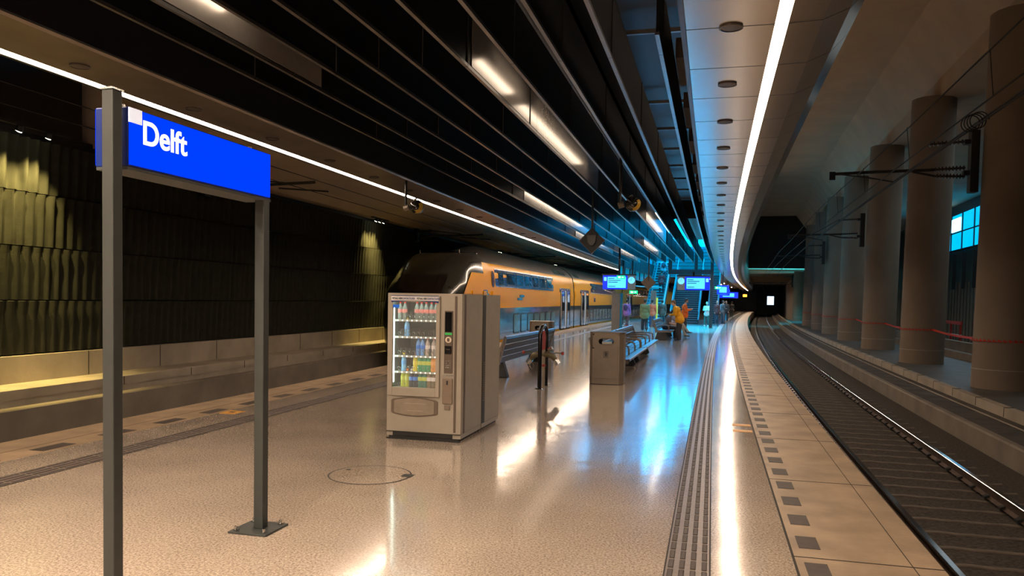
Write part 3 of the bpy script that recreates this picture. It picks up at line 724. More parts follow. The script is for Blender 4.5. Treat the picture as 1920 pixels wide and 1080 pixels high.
# ------------------------------------------------------------------ vending machines
M_vb = mat('vending_body', (.37, .33, .27), .42, .15, var=.05, scale=6)
M_vd = mat('vending_dark', (.11, .08, .06), .4)
M_vi = mat('vending_interior', (.26, .31, .28), .5)
M_vlight = mat('vending_light', (1, 1, 1), .5, emit=(.75, 1, .88), es=8, var=0)
M_vglass = mat('vending_glass', (1, 1, 1), .02, alpha=.06, var=0)
M_coil = mat('coil_wire', (.7, .72, .68), .25, .8)
def vend(front, label, s, u):
    v = empty('vending_machine', label, 'vending machine', s, u)
    wd, dp, ht = .46, .82, 1.83; v.scale = (1, 1, .942)
    # body as open cabinet: window cavity in the front
    x0, x1 = -.385, .155; z0, z1 = .66, 1.72
    mb = MB().use(M_vb)
    if front:
        mb.box(-wd, x0-.03, 0, dp, .10, ht); mb.box(x1+.03, wd, 0, dp, .10, ht)
        mb.box(x0-.03, x1+.03, 0, dp, .10, z0-.03); mb.box(x0-.03, x1+.03, 0, dp, z1+.02, ht); mb.box(x0-.03, x1+.03, dp-.05, dp, z0-.03, z1+.02)
    else: mb.box(-wd, wd, 0, dp, .10, ht)
    mb.build('cabinet', None, v)
    MB().box(-wd, wd, .01, dp-.01, .04, .095).build('plinth', M_vb, v)
    MB().box(-wd+.03, wd-.03, .0, dp-.03, 0.002, .04).build('base_shadow_gap', M_rubber, v)
    # side trims
    for y in ((.09, .15), ) if front else ((.0, .13),):
        MB().box(wd, wd+.004, y[0], y[1], .10, ht-.01).build('side_trim', M_vd if front else M_post, v)
    if not front:
        for k in range(18): MB().box(wd+.004, wd+.008, .02, .11, .40+k*.03, .415+k*.03).build('louvre', M_vd, v)
    if not front: return v
    # door frame
    d = MB().use(M_vb)
    a0, a1, c0, c1 = -.44, .20, .55, 1.80
    d.box(a0, x0, -.035, 0, c0, c1); d.box(x1, a1, -.035, 0, c0, c1); d.box(x0, x1, -.035, 0, c0, z0); d.box(x0, x1, -.035, 0, z1, c1)
    door = d.build('door', None, v, bevel=.004)
    n = 16; pts = []
    r = .06
    for cx_, cz_, a_ in ((x1-r, z1-r, 0), (x0+r, z1-r, 90), (x0+r, z0+r, 180), (x1-r, z0+r, 270)):
        for k in range(5): pts.append((cx_+r*math.cos(math.radians(a_+k*22.5)), cz_+r*math.sin(math.radians(a_+k*22.5))))
    MB().prism(pts, -.020, -.016, 'y').build('glass', M_vglass, door)
    # header
    hd = MB().box(-.40, .185, -.042, -.035, 1.735, 1.795).build('header_label', mat('header_white', (.75, .75, .75), .4), door)
    MB().prism([(-.40, 1.735), (-.40, 1.715), (-.36, 1.720), (-.11, 1.738), (.145, 1.720), (.185, 1.712), (.185, 1.735)], -.043, -.036, 'y').build('header_band', M_bluedk, hd)
    MB().box(-.40, .185, -.043, -.0425, 1.792, 1.80).build('header_edge', M_bluedk, hd)
    text('BETAAL HIER', .034, M_rubber, hd, 'header_text', (-.388, -.0445, 1.752), (PI/2, 0, 0), bold=.0012, ext=.0005, sx=.62)
    text('CONTACTLOOS', .034, M_bluedk, hd, 'header_text', (-.265, -.0445, 1.752), (PI/2, 0, 0), bold=.0012, ext=.0005, sx=.62)
    text('BETAAL HIER', .034, M_rubber, hd, 'header_text', (-.080, -.0445, 1.752), (PI/2, 0, 0), bold=.0012, ext=.0005, sx=.62)
    text('CONTACTLOOS', .034, M_bluedk, hd, 'header_text', (.045, -.0445, 1.752), (PI/2, 0, 0), bold=.0012, ext=.0005, sx=.62)
    MB().box(-.385, -.31, -.024, -.020, 1.645, 1.685).build('blue_sticker', mat('sticker_blue', (.0, .10, .55), .4, emit=(0, .1, .6), es=.3), door)
    # interior
    inn = MB().use(M_vi)
    inn.box(x0-.03, x0-.02, .0, .6, z0-.03, z1+.02); inn.box(x1+.02, x1+.03, .0, .6, z0-.03, z1+.02); inn.box(x0-.03, x1+.03, .58, .6, z0-.03, z1+.02)
    inn.build('interior', None, v)
    lt = MB().box(x0-.018, x0-.008, .02, .05, z0+.05, z1-.04).build('light_tube', M_vlight, v)
    MB().box(x0, x1, .02, .04, z1+.002, z1+.012).build('light_tube', M_vlight, v)
    rows = [1.52, 1.31, 1.07, .87, .67]
    for ri, z in enumerate(rows):
        sh = MB().box(x0-.015, x1+.015, .06, .56, z-.035, z-.022).build('shelf', M_vi, v)
        MB().box(x0-.015, x1+.015, .045, .06, z-.045, z-.020).build('price_rail', mat('price_rail', (.45, .5, .45), .4), sh)
        nc = 9
        for k in range(nc):
            x = x0+.035+k*(x1-x0-.07)/(nc-1)
            if ri < 4: MB().cyl((x, .043, z-.032), (x, .045, z-.032), .010).build('price_button', M_white, sh)
            if k < nc-1 or True:
                pts = []
                for j in range(46):
                    a_ = j*2*PI/11; pts.append((x+.024*math.cos(a_), .07+j*.0075, z+.008+.026*math.sin(a_)))
                if k % 9 != 8: MB().tube(pts, .0036, n=5).build('coil', M_coil, v)
            if k < nc-1:
                MB().box(x+.028, x+.030, .07, .4, z-.02, z+.07).build('divider', mat('divider', (.3, .34, .31), .3, alpha=.6), sh) if ri in (0, 1, 2) else None
    # payment column
    pc = MB().box(.25, .355, -.012, 0, .85, 1.62).build('payment_panel', M_vd, v, bevel=.01)
    MB().box(.262, .343, -.016, -.011, 1.36, 1.605).build('display_window', M_glossblack, pc)
    MB().box(.260, .345, -.018, -.011, 1.325, 1.350).build('green_strip', mat('green_strip', (.02, .3, .05), .4, emit=(.02, .35, .06), es=.5), pc)
    MB().cyl((.303, -.012, 1.265), (.303, -.020, 1.265), .037, n=24).build('card_logo_disc', mat('disc_pale', (.75, .62, .5), .4), pc)
    MB().box(.288, .318, -.023, -.020, 1.243, 1.285).build('card_logo', M_vd, pc)
    MB().box(.262, .343, -.026, -.011, 1.09, 1.19).build('card_reader', M_glossblack, pc, bevel=.005)
    MB().box(.28, .325, -.028, -.026, 1.145, 1.15).build('card_reader_line', M_white if False else M_steel, pc)
    for i in range(4):
        for j in range(3): MB().box(.275+j*.022, .288+j*.022, -.018, -.011, .995-i*.026, 1.010-i*.026).build('key', M_steel, pc)
    MB().box(.24, .365, -.006, .0, .82, .835).build('panel_foot', M_steel, pc)
    MB().box(.235, .36, -.02, 0, .47, .79).build('coin_unit', mat('coin_unit', (.20, .15, .11), .45), v, bevel=.015)
    MB().box(.288, .306, -.026, -.019, .71, .76).build('coin_slot', M_rubber, v)
    MB().box(.265, .33, -.028, -.015, .40, .46).build('coin_return', mat('coin_unit', (.2, .15, .11), .45), v, bevel=.008)
    MB().box(.375, .40, -.01, 0, .12, 1.8).build('front_trim', M_vd, v)
    # pickup flap
    pts = [(-.40, .34), (-.40, .49)]+[(-.38+.54*k/8, .505+.03*math.sin(PI*k/8)) for k in range(9)]+[(.18, .49), (.18, .34)]+[(.16-.54*k/8, .325-.03*math.sin(PI*k/8)) for k in range(9)]
    fl = MB().prism(pts, -.014, .0, 'y').build('pickup_surround', mat('flap_dark', (.14, .105, .08), .4), v)
    pts2 = [(x*.86-.015, (z-.415)*.9+.415) for x, z in pts]
    MB().prism(pts2, -.024, -.012, 'y').build('pickup_flap', mat('flap', (.27, .22, .17), .35), fl)
    for z in (.365, .455): MB().box(-.22 if z > .4 else -.19, .04 if z > .4 else .01, -.028, -.022, z, z+.006).build('flap_groove', M_concl, fl)
    # grille
    MB().box(-.38, .36, -.006, 0, .045, .092).build('base_grille', M_rubber, v)
    MB().box(-wd, wd, -.012, .0, .093, .10).build('door_gap', M_rubber, v)
    MB().box(-wd, wd, -.012, .0, .0, .018).build('foot_rail', M_rubber, v)
    return v
v1 = vend(True, 'taupe vending machine with a lit glass front full of bottles, in front of the train', 8.42, -3.21)
v2 = vend(False, 'plain taupe back unit standing directly behind the lit vending machine', 9.26, -3.21)
# bottles
def bottle(name, h, r, body, cap, lab=None):
    e = bpy.data.objects.new('drink_bottle', None); col.objects.link(e)
    MB().lathe([(r*.9, 0), (r, .01), (r, h*.22), (r*.93, h*.30), (r, h*.38), (r, h*.58), (r*.8, h*.72), (r*.42, h*.84), (r*.38, h*.9)], n=14).build('bottle', body, e, smooth=True)
    MB().cyl((0, 0, h*.89), (0, 0, h), r*.46, n=12).build('cap', cap, e)
    if lab is not None: MB().lathe([(r*1.02, h*.36), (r*1.02, h*.57)], n=14).build('label', lab, e)
    return e
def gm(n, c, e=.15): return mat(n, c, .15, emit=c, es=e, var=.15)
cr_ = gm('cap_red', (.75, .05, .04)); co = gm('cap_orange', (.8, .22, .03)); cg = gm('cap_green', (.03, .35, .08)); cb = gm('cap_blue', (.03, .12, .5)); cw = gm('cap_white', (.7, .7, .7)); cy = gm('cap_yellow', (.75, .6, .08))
kinds = {
 'clear': (('clear_body', (.20, .24, .22)), cr_, ('label_pink', (.7, .25, .22))),
 'water': (('water_body', (.15, .35, .7)), cb, ('label_blue', (.05, .2, .65))),
 'red': (('pale_body', (.5, .42, .36)), cr_, ('label_white', (.75, .7, .65))),
 'green': (('green_body', (.08, .35, .16)), cg, ('label_lime', (.55, .62, .12))),
 'yellow': (('yellow_body', (.7, .6, .06)), co, ('label_yellow', (.8, .7, .1))),
 'orange': (('orange_body', (.75, .33, .08)), cg, ('label_orange', (.8, .4, .15))),
 'lblue': (('lblue_body', (.2, .5, .8)), cy, ('label_sky', (.15, .4, .8))),
 'lime': (('lime_body', (.45, .5, .06)), co, ('label_lime', (.55, .62, .12))),
 'dark': (('dark_body', (.05, .06, .07)), cw, ('label_blue', (.05, .2, .65))),
 'teal': (('teal_body', (.05, .2, .14)), cg, ('label_lime', (.55, .62, .12))),
 'amber': (('amber_body', (.22, .16, .08)), cy, ('label_white', (.75, .7, .65))),
}
word = {'clear': 'clear bottle with a red cap', 'water': 'blue water bottle with a blue cap', 'red': 'pale bottle with a red cap and white label', 'green': 'green bottle with a green cap', 'yellow': 'yellow bottle with an orange cap',
        'orange': 'orange juice bottle with a green cap', 'lblue': 'light blue bottle with a yellow cap', 'lime': 'lime bottle with an orange cap', 'dark': 'dark bottle with a white cap', 'teal': 'dark teal bottle with a green cap', 'amber': 'brown bottle with a pale cap'}
rows = {0: (1.52, [(0, 'clear'), (1, 'clear'), (3.6, 'clear'), (4.6, 'clear'), (5.6, 'clear'), (6.7, 'clear'), (7.7, 'clear')]),
        1: (1.31, [(1.5, 'lblue')]),
        2: (1.07, [(4.0, 'water'), (4.9, 'water'), (6.0, 'red'), (7.3, 'red')]),
        3: (.87, [(.9, 'lblue'), (3.4, 'yellow'), (4.4, 'green'), (5.4, 'green'), (6.3, 'green'), (7.2, 'orange'), (7.9, 'orange')]),
        4: (.67, [(.8, 'lime'), (1.7, 'lime'), (2.6, 'dark'), (3.5, 'dark'), (4.5, 'teal'), (5.4, 'teal'), (6.4, 'amber'), (7.4, 'amber')])}
protos = {}; rown = ['top', 'second', 'third', 'fourth', 'bottom']
for ri, (z, items) in rows.items():
    cnt = {}
    for k, kd in items: cnt[kd] = cnt.get(kd, 0)+1
    seen = {}
    for k, kd in items:
        if kd not in protos:
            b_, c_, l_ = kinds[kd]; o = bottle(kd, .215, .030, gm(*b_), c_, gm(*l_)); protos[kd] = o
        else: o = copy_tree(protos[kd])
        seen[kd] = seen.get(kd, 0)+1
        x = -.385+.035+k*.47/8*1.0
        o.location = v1.matrix_basis @ Vector((x, .10, z-.008)) if False else W(8.42, -3.21, 0)+Matrix.Rotation(-head(8.42, -3.21), 3, 'Z') @ Vector((x, .115, (z-.021)*.942))
        o.rotation_euler = (0, 0, -head(8.42, -3.21))
        lb = word[kd]+' on the '+rown[ri]+' shelf of the vending machine'
        if cnt[kd] > 1: lb += (', leftmost', ', next right', ', third', ', fourth', ', fifth', ', sixth', ', rightmost')[seen[kd]-1] if seen[kd] < cnt[kd] or seen[kd] < 2 else ', rightmost'
        tag(o, ' '.join(lb.split()[:16]), 'bottle', 'bottles in the vending machine')

# ------------------------------------------------------------------ bins
def bin_(s, u, label, wd=.34, dp=.30, h=1.03):
    e = empty('litter_bin', label, 'litter bin', s, u)
    c = .07
    plan = [(-wd, dp*.1), (-wd+c, -dp), (wd-c, -dp), (wd, dp*.1), (wd, dp), (-wd, dp)]
    # front face with oval opening: build body from ring
    zc, ow, oh = h-.17, .155, .062
    mb = MB().use(M_bin)
    n = 32; oval = []
    for k in range(n):
        a = 2*PI*k/n; x = (ow-oh)*(1 if math.cos(a) > 0 else -1)+oh*math.cos(a); oval.append((x, zc+oh*math.sin(a)))
    F = wd-c
    outer = []
    for k in range(n):
        a = 2*PI*k/n; dx, dz = math.cos(a), math.sin(a)
        t = min(F/abs(dx) if abs(dx) > 1e-6 else 9, .15/abs(dz) if abs(dz) > 1e-6 else 9); outer.append((dx*t, zc+dz*t))
    for y in (-dp, dp):
        mb.add([(x, y, z) for x, z in oval]+[(x, y, z) for x, z in outer], [(k, (k+1) % n, n+(k+1) % n, n+k) for k in range(n)])
        if y < 0: mb.box(-F, F, y, y+.01, .01, zc-.15) ; mb.box(-F, F, y, y+.01, zc+.15, h)
        else: mb.box(-F, F, y-.01, y, .01, zc-.15); mb.box(-F, F, y-.01, y, zc+.15, h)
    mb.add([(x, -dp, z) for x, z in oval]+[(x, -dp+.05, z) for x, z in oval], [(k, (k+1) % n, n+(k+1) % n, n+k) for k in range(n)])
    for sx in (-1, 1):
        mb.add([(sx*F, -dp, .01), (sx*wd, -dp*.55, .01), (sx*wd, -dp*.55, h), (sx*F, -dp, h)], [(0, 1, 2, 3)])
        mb.add([(sx*wd, -dp*.55, .01), (sx*wd, dp*.55, .01), (sx*wd, dp*.55, h), (sx*wd, -dp*.55, h)], [(0, 1, 2, 3)])
        mb.add([(sx*F, dp, .01), (sx*wd, dp*.55, .01), (sx*wd, dp*.55, h), (sx*F, dp, h)], [(0, 1, 2, 3)])
    mb.build('shell', None, e)
    top = [(-F, -dp), (F, -dp), (wd, -dp*.55), (wd, dp*.55), (F, dp), (-F, dp), (-wd, dp*.55), (-wd, -dp*.55)]
    MB().prism([(x*1.02, y*1.02) for x, y in top], h, h+.018).build('lid', M_bin, e, bevel=.005)
    MB().prism([(x*.97, y*.97) for x, y in top], 0.002, .02).build('foot', M_rubber, e)
    MB().tube([(ow*math.cos(a)*1.0 if False else x, -dp-.004, z) for a, (x, z) in zip(range(n), oval)], .009, n=6, closed=True).build('opening_rim', M_bin, e)
    MB().box(-.10, .10, -.18, .05, zc-.06, zc-.01).build('ash_plate', M_steel, e)
    MB().box(-F+.04, F-.04, -dp-.006, -dp, .12, zc-.16).build('front_door', M_bin, e, bevel=.003)
    lb = MB().box(-.05, .05, -dp-.010, -dp-.006, zc-.33, zc-.19).build('pictogram_plate', mat('pictogram_plate', (.11, .095, .08), .5), e)
    MB().cyl((.0, -dp-.010, zc-.215), (0, -dp-.013, zc-.215), .010, n=10).box(-.010, .014, -dp-.013, -dp-.010, zc-.29, zc-.23).box(.014, .034, -dp-.013, -dp-.010, zc-.25, zc-.24).build('pictogram', M_rubber, lb)
    MB().cyl((-F+.07, -dp-.006, zc-.40), (-F+.07, -dp-.016, zc-.40), .012, n=10).build('lock', M_steel, e)
    return e
bin_(15.55, -1.99, 'taupe litter bin with an oval opening at the near end of the right bench')
bin_(21.8, -4.63, 'taupe litter bin with an oval opening behind the left bench', wd=.33)

# ------------------------------------------------------------------ benches
def bench(s, u, side_, L, label, arms=True, units=1):
    """side_=+1: the seat faces the right track"""
    e = empty('platform_bench', label, 'bench', s, u)
    for un in range(units):
        y0 = un*(L/units)+.08; y1 = (un+1)*(L/units)-.08
        for k in range(4):
            x = side_*(.06+k*.15)
            MB().box(min(x, x+side_*.13), max(x, x+side_*.13), y0, y1, .425, .455).build('seat_slat', M_bench, e, bevel=.006)
        MB().cyl((side_*.67, y0, .435), (side_*.67, y1, .435), .028, n=12).build('front_rail', M_steel if False else M_bench, e, smooth=True)
        for k in range(4):
            z = .30+k*.135 if False else .34+k*.13
            xx = -side_*.02-side_*.035*k
            MB().box(xx-.014, xx+.014, y0, y1, z, z+.118).build('back_slat', M_bench, e, bevel=.005)
        MB().cyl((-side_*.15, y0, .87), (-side_*.15, y1, .87), .032, n=12).build('top_rail', M_steel if False else M_bench, e, smooth=True)
        for y in (y0+.04, y1-.04):
            MB().prism([(-side_*.18, .86), (-side_*.12, .88), (side_*.06, .42), (side_*.66, .42), (side_*.66, .37), (side_*.0, .36), (-side_*.03, .30)], y-.025, y+.025, 'y').build('end_frame', M_bin, e)
        if arms:
            n_ = 4
            for k in range(n_):
                y = y0+.05+(y1-y0-.1)*k/(n_-1)
                MB().tube([(-side_*.07, y, .66), (side_*.15, y, .67), (side_*.42, y, .67), (side_*.50, y, .64), (side_*.52, y, .56), (side_*.52, y, .45)], .020, n=8).build('armrest', M_bin, e, smooth=True)
        for y in (y0+.5, y1-.5):
            MB().prism([(-side_*.10, 0.002), (side_*.38, 0.002), (side_*.46, .06), (side_*.30, .40), (side_*.02, .40)], y-.09, y+.09, 'y').build('pedestal', M_darkmetal, e, bevel=.008)
    return e
bench(15.2, -4.18, -1, 5.4, 'grey slatted bench seen from behind, between the vending machine and the left bin', arms=False)
bench(15.95, -2.28, 1, 9.0, 'grey slatted double bench with armrests behind the nearest litter bin', units=2)
bench(33.0, -2.28, 1, 4.6, 'bench carrying the seated people in front of the stairs', units=1)

# ------------------------------------------------------------------ dry riser stand
e = empty('hydrant_stand', 'black hoop stand with a red panel and two hose couplings beside the vending machine', 'hydrant', 14.3, -3.04)
MB().tube([(0, -.29, .02), (0, -.29, 1.0)]+[(0, -.29*math.cos(a), 1.0+.17*math.sin(a)) for a in [PI*k/10 for k in range(1, 10)]]+[(0, .29, 1.0), (0, .29, .02)], .038, n=12).build('hoop', M_glossblack, e, smooth=True)
for y in (-.29, .29): MB().cyl((0, y, 0.001), (0, y, .02), .085, .07, n=20).build('foot_flange', M_glossblack, e)
MB().prism([(-.13, .72), (.13, .72), (.17, .95), (.10, 1.08), (-.10, 1.08), (-.17, .95)], -.012, .012, 'x').build('red_panel', mat('hydrant_red', (.35, .04, .03), .4), e)
MB().cyl((0, 0, .002), (0, 0, .72), .04, n=12).build('riser_pipe', mat('riser_pale', (.40, .34, .26), .4, .3), e, smooth=True)
MB().cyl((0, 0, .40), (0, 0, .44), .05, n=12).build('red_collar', mat('hydrant_red', (.35, .04, .03), .4), e)
M_brass = mat('coupling_bronze', (.14, .12, .075), .4, .6)
for sx in (-1, 1):
    g = MB().tube([(0, 0, .62), (sx*.10, 0, .64), (sx*.19, 0, .60), (sx*.25, 0, .52)], [.045, .06, .06, .045], n=10).build('coupling', M_brass, e, smooth=True)
    MB().cyl((sx*.24, 0, .53), (sx*.30, 0, .455), .052, n=12).build('coupling_cap', M_steel, g)
    MB().tube([(sx*.15, 0, .64), (sx*.26, -.02, .67), (sx*.36, -.02, .66)], .010, n=6).build('valve_spindle', M_brass, g)
    MB().ball((sx*.38, -.02, .66), .032).build('valve_knob', mat('hydrant_red', (.35, .04, .03), .4), g)
    MB().tube([(sx*.20, -.03, .48), (sx*.17, -.03, .40), (sx*.21, -.03, .34), (sx*.25, -.03, .40), (sx*.24, -.03, .46)], .004, n=5).build('chain', M_steel, g)
MB().cyl((.10, 0, .72), (.18, -.02, .76), .035, n=12).build('white_cap', M_steel, e)

# ------------------------------------------------------------------ hanging things
def rod_obj(name, s, u, z0, z1, label, cat):
    e = empty(name, label, cat, s, u, z0); return e
M_dome = mat('camera_dome', (.02, .02, .018), .06, spec=.8); M_gold = mat('camera_gold', (.6, .36, .04), .3)
for s, u, z, zt, lb, sx in ((14, -5.55, 3.42, 4.9, 'round camera dome with a yellow band hanging in front of the left light line', 1), (14, -1.48, 3.42, 4.9, 'round camera dome with a yellow band hanging below the middle ceiling fins', 1)):
    e = empty('camera_dome', lb, 'camera', s, u, z)
    MB().cyl((-.16 if sx else 0, 0, -.04), (-.16, 0, zt-z), .024, n=10).build('hanging_rod', M_darkmetal, e, smooth=True)
    MB().cyl((-.19, 0, -.03), (-.09, 0, .0), .055, n=14).build('bracket', M_bin, e, smooth=True)
    MB().ball((.07, 0, 0), .135, 20, 14).build('housing', M_dome, e, smooth=True)
    pts = [(.075+.125*math.cos(a), -.075, -.01+.125*math.sin(a)) for a in [2*PI*k/24 for k in range(24)]]
    mb = MB(); n = 24
    def arc(r, y): return [(.09+r*math.cos(math.radians(a)), y, .0+r*math.sin(math.radians(a))) for a in range(-160, 45, 10)]
    A = arc(.128, -.055); B = arc(.075, -.118); m_ = len(A)
    mb.add(A+B, [(k, k+1, m_+k+1, m_+k) for k in range(m_-1)]).build('yellow_band', M_gold, e)
    MB().cyl((0, 0, .13), (.06, 0, .16), .02).build('lamp', M_steel, e)
for s, u, z, r, zt, lb in ((18, -2.72, 3.07, .30, 4.9, 'diamond shaped dark panel with pale rim hanging above the near bench'), (33, -2.62, 2.46, .31, 3.75, 'smaller grey diamond panel hanging left of the stairs')):
    e = empty('hanging_diamond_panel', lb, 'hanging panel', s, u, z)
    MB().prism([(0, -r), (r, 0), (0, r), (-r, 0)], -.02, .02, 'y').build('panel', M_bin if z < 3 else M_darkmetal, e)
    MB().tube([(0, -.024, -r), (r, -.024, 0), (0, -.024, r), (-r, -.024, 0)], .012, n=6, closed=True).build('rim', M_lip, e)
    MB().cyl((0, 0, r*.3), (0, 0, zt-z), .025, n=10).build('hanging_rod', M_darkmetal, e, smooth=True)
    if z > 3:
        MB().prism([(-.12, .14), (.12, .14), (.10, -.04), (.04, -.12), (-.04, -.12), (-.10, -.04)], -.09, -.02, 'y').build('fixing_box', M_glossblack, e, bevel=.01)
    MB().cyl((0, 0, -r-.02), (0, 0, -r), .012).build('tip', M_steel, e)
# departure boards
M_bframe = mat('board_blue', (.0, .02, .5), .3, emit=(.0, .03, .9), es=.9, var=0)
M_scr = mat('board_screen', (.1, .5, .6), .2, emit=(.08, .62, .85), es=1.25, var=.12, scale=3)
M_scrtxt = mat('board_text', (.0, .05, .3), .3, emit=(0, .06, .35), es=.5)
M_clock = mat('clock_face', (.3, .7, .9), .3, emit=(.12, .6, .95), es=1.2, var=0)
M_green = mat('exit_green', (.0, .5, .2), .3, emit=(.0, .75, .25), es=1.4, var=0)
def board(s, u, z, flip, label, wd=1.6, zt=4.9):
    e = empty('departure_board', label, 'departure board', s, u, z)
    k = -1 if flip else 1
    MB().box(-wd/2, wd/2, -.06, .06, 0, .70).build('casing', M_darkmetal, e, bevel=.01)
    def bx(a, b, y0, y1, z0, z1): return MB().box(min(k*a, k*b), max(k*a, k*b), y0, y1, z0, z1)
    blue = bx(-.80, .42, -.075, -.06, .01, .69).build('blue_panel', M_bframe, e)
    scr = bx(-.56, .34, -.085, -.075, .08, .62).build('screen', M_scr, blue)
    for i, (a, l) in enumerate(((.52, .3), (.43, .6), (.34, .45), (.14, .35))):
        MB().box(-.52*1 if k > 0 else -.30, (-.52 if k > 0 else -.30)+l, -.088, -.085, a, a+.035).build('text_line', M_scrtxt, scr)
    bx(-.74, -.61, -.085, -.075, .42, .60).build('track_symbol', M_clock, blue)
    cl = bx(.42, .80, -.075, -.06, .01, .69).build('clock_panel', mat('clock_panel', (.33, .28, .24), .45), e)
    MB().cyl((k*.61, -.078, .46), (k*.61, -.088, .46), .165, n=28).build('clock_face', M_clock, cl)
    MB().box(k*.61-.008, k*.61+.008, -.093, -.088, .46, .60).box(k*.61-.09, k*.61, -.093, -.088, .452, .468).build('clock_hands', M_scrtxt, cl)
    MB().cyl((0, 0, .7), (0, 0, zt-z), .05, n=12).build('hanging_post', M_glossblack, e, smooth=True)
    MB().box(-.85, .85, -.04, .04, .70, .76).build('support_beam', M_darkmetal, e)
    return e
board(38, -4.32, 2.22, False, 'blue departure board with a cyan screen and clock hanging left of the stairs')
MBg = MB().box(-.20, .20, -.02, .02, 0, .16)
for s, u, z, lb in ((37.8, -4.22, 2.74, 'small green exit sign on top of the left departure board'), (37.9, -3.66, 2.02, 'small green exit sign below the clock of the left departure board'), (47, -.15, 2.45, 'green exit sign right of the stairs')):
    o = MBg.build('exit_sign', M_green); put(o, s, u, z); tag(o, lb, 'exit sign')
    MB().box(-.14, -.02, -.024, -.02, .04, .12).build('symbol', M_white, o); MB().box(.03, .14, -.024, -.02, .06, .10).build('arrow', M_white, o)
board(40, -1.15, 2.26, True, 'blue departure board with a cyan screen and clock hanging in front of the stairs', zt=3.2)
# far signs
for s, u, z, w_, h_, lb in ((62, -.15, 2.3, .9, .7, 'blue lit sign at the right of the stairs above the waiting people'), (75, -.5, 2.3, 1.3, .6, 'small blue lit sign further along the platform'), (95, -.6, 2.2, 2.2, .7, 'tiny blue and cyan sign far down the platform')):
    e = empty('platform_sign', lb, 'sign', s, u, z)
    MB().box(-w_/2, w_/2, -.05, .05, 0, h_).build('panel', M_bframe, e)
    MB().box(-w_*.3, w_*.3, -.06, -.05, h_*.2, h_*.8).build('lit_field', M_scr, e)
    MB().cyl((0, 0, h_), (0, 0, 4.0-z), .04).build('hanging_post', M_darkmetal, e)
# info pylons
e = empty('information_pylon', 'tall grey information pylon with a cyan glass edge behind the near bench', 'pylon', 39.2, -4.52)
MB().box(-.25, .16, -.18, .18, .002, 2.05).build('panel', M_bin, e); MB().box(.16, .27, -.17, .17, .002, 2.05).build('glass_edge', mat('pylon_glass', (.05, .25, .35), .05, .2), e)
e = empty('information_pylon', 'tall grey pylon with a yellow green timetable edge left of the stairs', 'pylon', 50.5, -3.72)
MB().box(-.19, .15, -.16, .16, .002, 2.35).build('panel', M_bin, e); MB().box(.155, .25, -.15, .15, .5, 1.9).build('timetable_edge', mat('yellowgreen', (.5, .5, .05), .4, emit=(.5, .5, .05), es=.5), e)

# ------------------------------------------------------------------ stair hall
M_cydim = mat('hall_glass_dim', (.0, .22, .32), .15, emit=(.0, .34, .52), es=.36, var=.7, scale=.35)
M_cybr = mat('hall_glass_bright', (.1, .5, .8), .2, emit=(.0, .46, 1.0), es=8.5, var=.25, scale=.3)
HZ = 11.5
struct(MB().sweep([(-5.8, 3.3), (-5.75, 3.3), (-5.75, HZ), (-5.8, HZ)], rng(SE, 72, 1)), 'window_2', M_cydim)
struct(MB().sweep([(.2, 4.4), (.25, 4.4), (.25, HZ), (.2, HZ)], rng(SE, 72, 1)), 'wall_hall_right', M_far)
struct(MB().sweep([(-5.8, HZ), (.25, HZ), (.25, HZ+.1), (-5.8, HZ+.1)], rng(SV, 74, 1)), 'window_3', M_cybr)
def cross(name, m, s, u0, u1, z0, z1, th=.08):
    o = MB().box(0, u1-u0, 0, th, z0, z1).build(name, m, kind='structure'); put(o, s, u0); return o
cross('window_4', M_cydim, 72, -5.8, .25, 3.9, 6.7)
cross('window_5', M_cybr, 72.0, -5.8, .25, 6.7, HZ)
cross('wall_hall_front', M_black, SV+.1, -5.7, .25, 4.95, HZ)
struct(MB().sweep([(.2, 4.4), (.25, 4.4), (.25, HZ), (.2, HZ)], rng(SV, SE, 1)), 'wall_hall_side', M_black)
struct(MB().sweep([(-5.8, 3.9), (-5.75, 3.9), (-5.75, HZ), (-5.8, HZ)], rng(SV, SE, 1)), 'wall_hall_left', M_far)
for k in range(9):
    o = MB().box(0, 6.0, -.12, 0, 4.0+k*.30, 4.05+k*.30).build('window_mullion', M_darkmetal); put(o, 71.9, -5.8)
    tag(o, 'thin dark horizontal bar across the cyan glazing above the stairs', 'glazing bar', 'glazing bars above the stairs')
for k in range(7):
    o = MB().box(-.05, .05, -.05, .05, 3.3, HZ).build('hall_mullion', M_darkmetal); put(o, SE+2+k*3, -5.65)
    tag(o, 'dark upright bar of the cyan glass wall left of the stairs', 'glazing bar', 'upright bars of the left glass wall')
# portal frame in front of the hall
e = empty('steel_portal', 'black steel frame spanning above the departure board in front of the cyan hall', 'frame', 51.2, -2.9, 0)
MB().box(-.10, 2.75, -.1, .1, 3.45, 3.75).build('beam', M_black, e); MB().box(-.10, .12, -.1, .1, 3.75, 7).build('post', M_black, e)
MB().box(1.55, 1.75, -.1, .1, 3.75, 7).build('post', M_black, e); MB().box(2.55, 2.75, -.1, .1, 0.0, 7).build('post', M_black, e)
e = empty('steel_railing', 'dark steel posts and rail in front of the cyan glass left of the stairs', 'frame', 51.2, -5.6, 0)
MB().box(0, .12, -.1, .1, 3.3, 7).build('post', M_black, e); MB().box(.6, .72, -.1, .1, 2.9, 7).build('post', M_black, e)
MB().tube([(0, 0, 2.75), (1.2, 0, 2.62), (2.6, 0, 2.58)], .03).build('rail', M_lip, e)
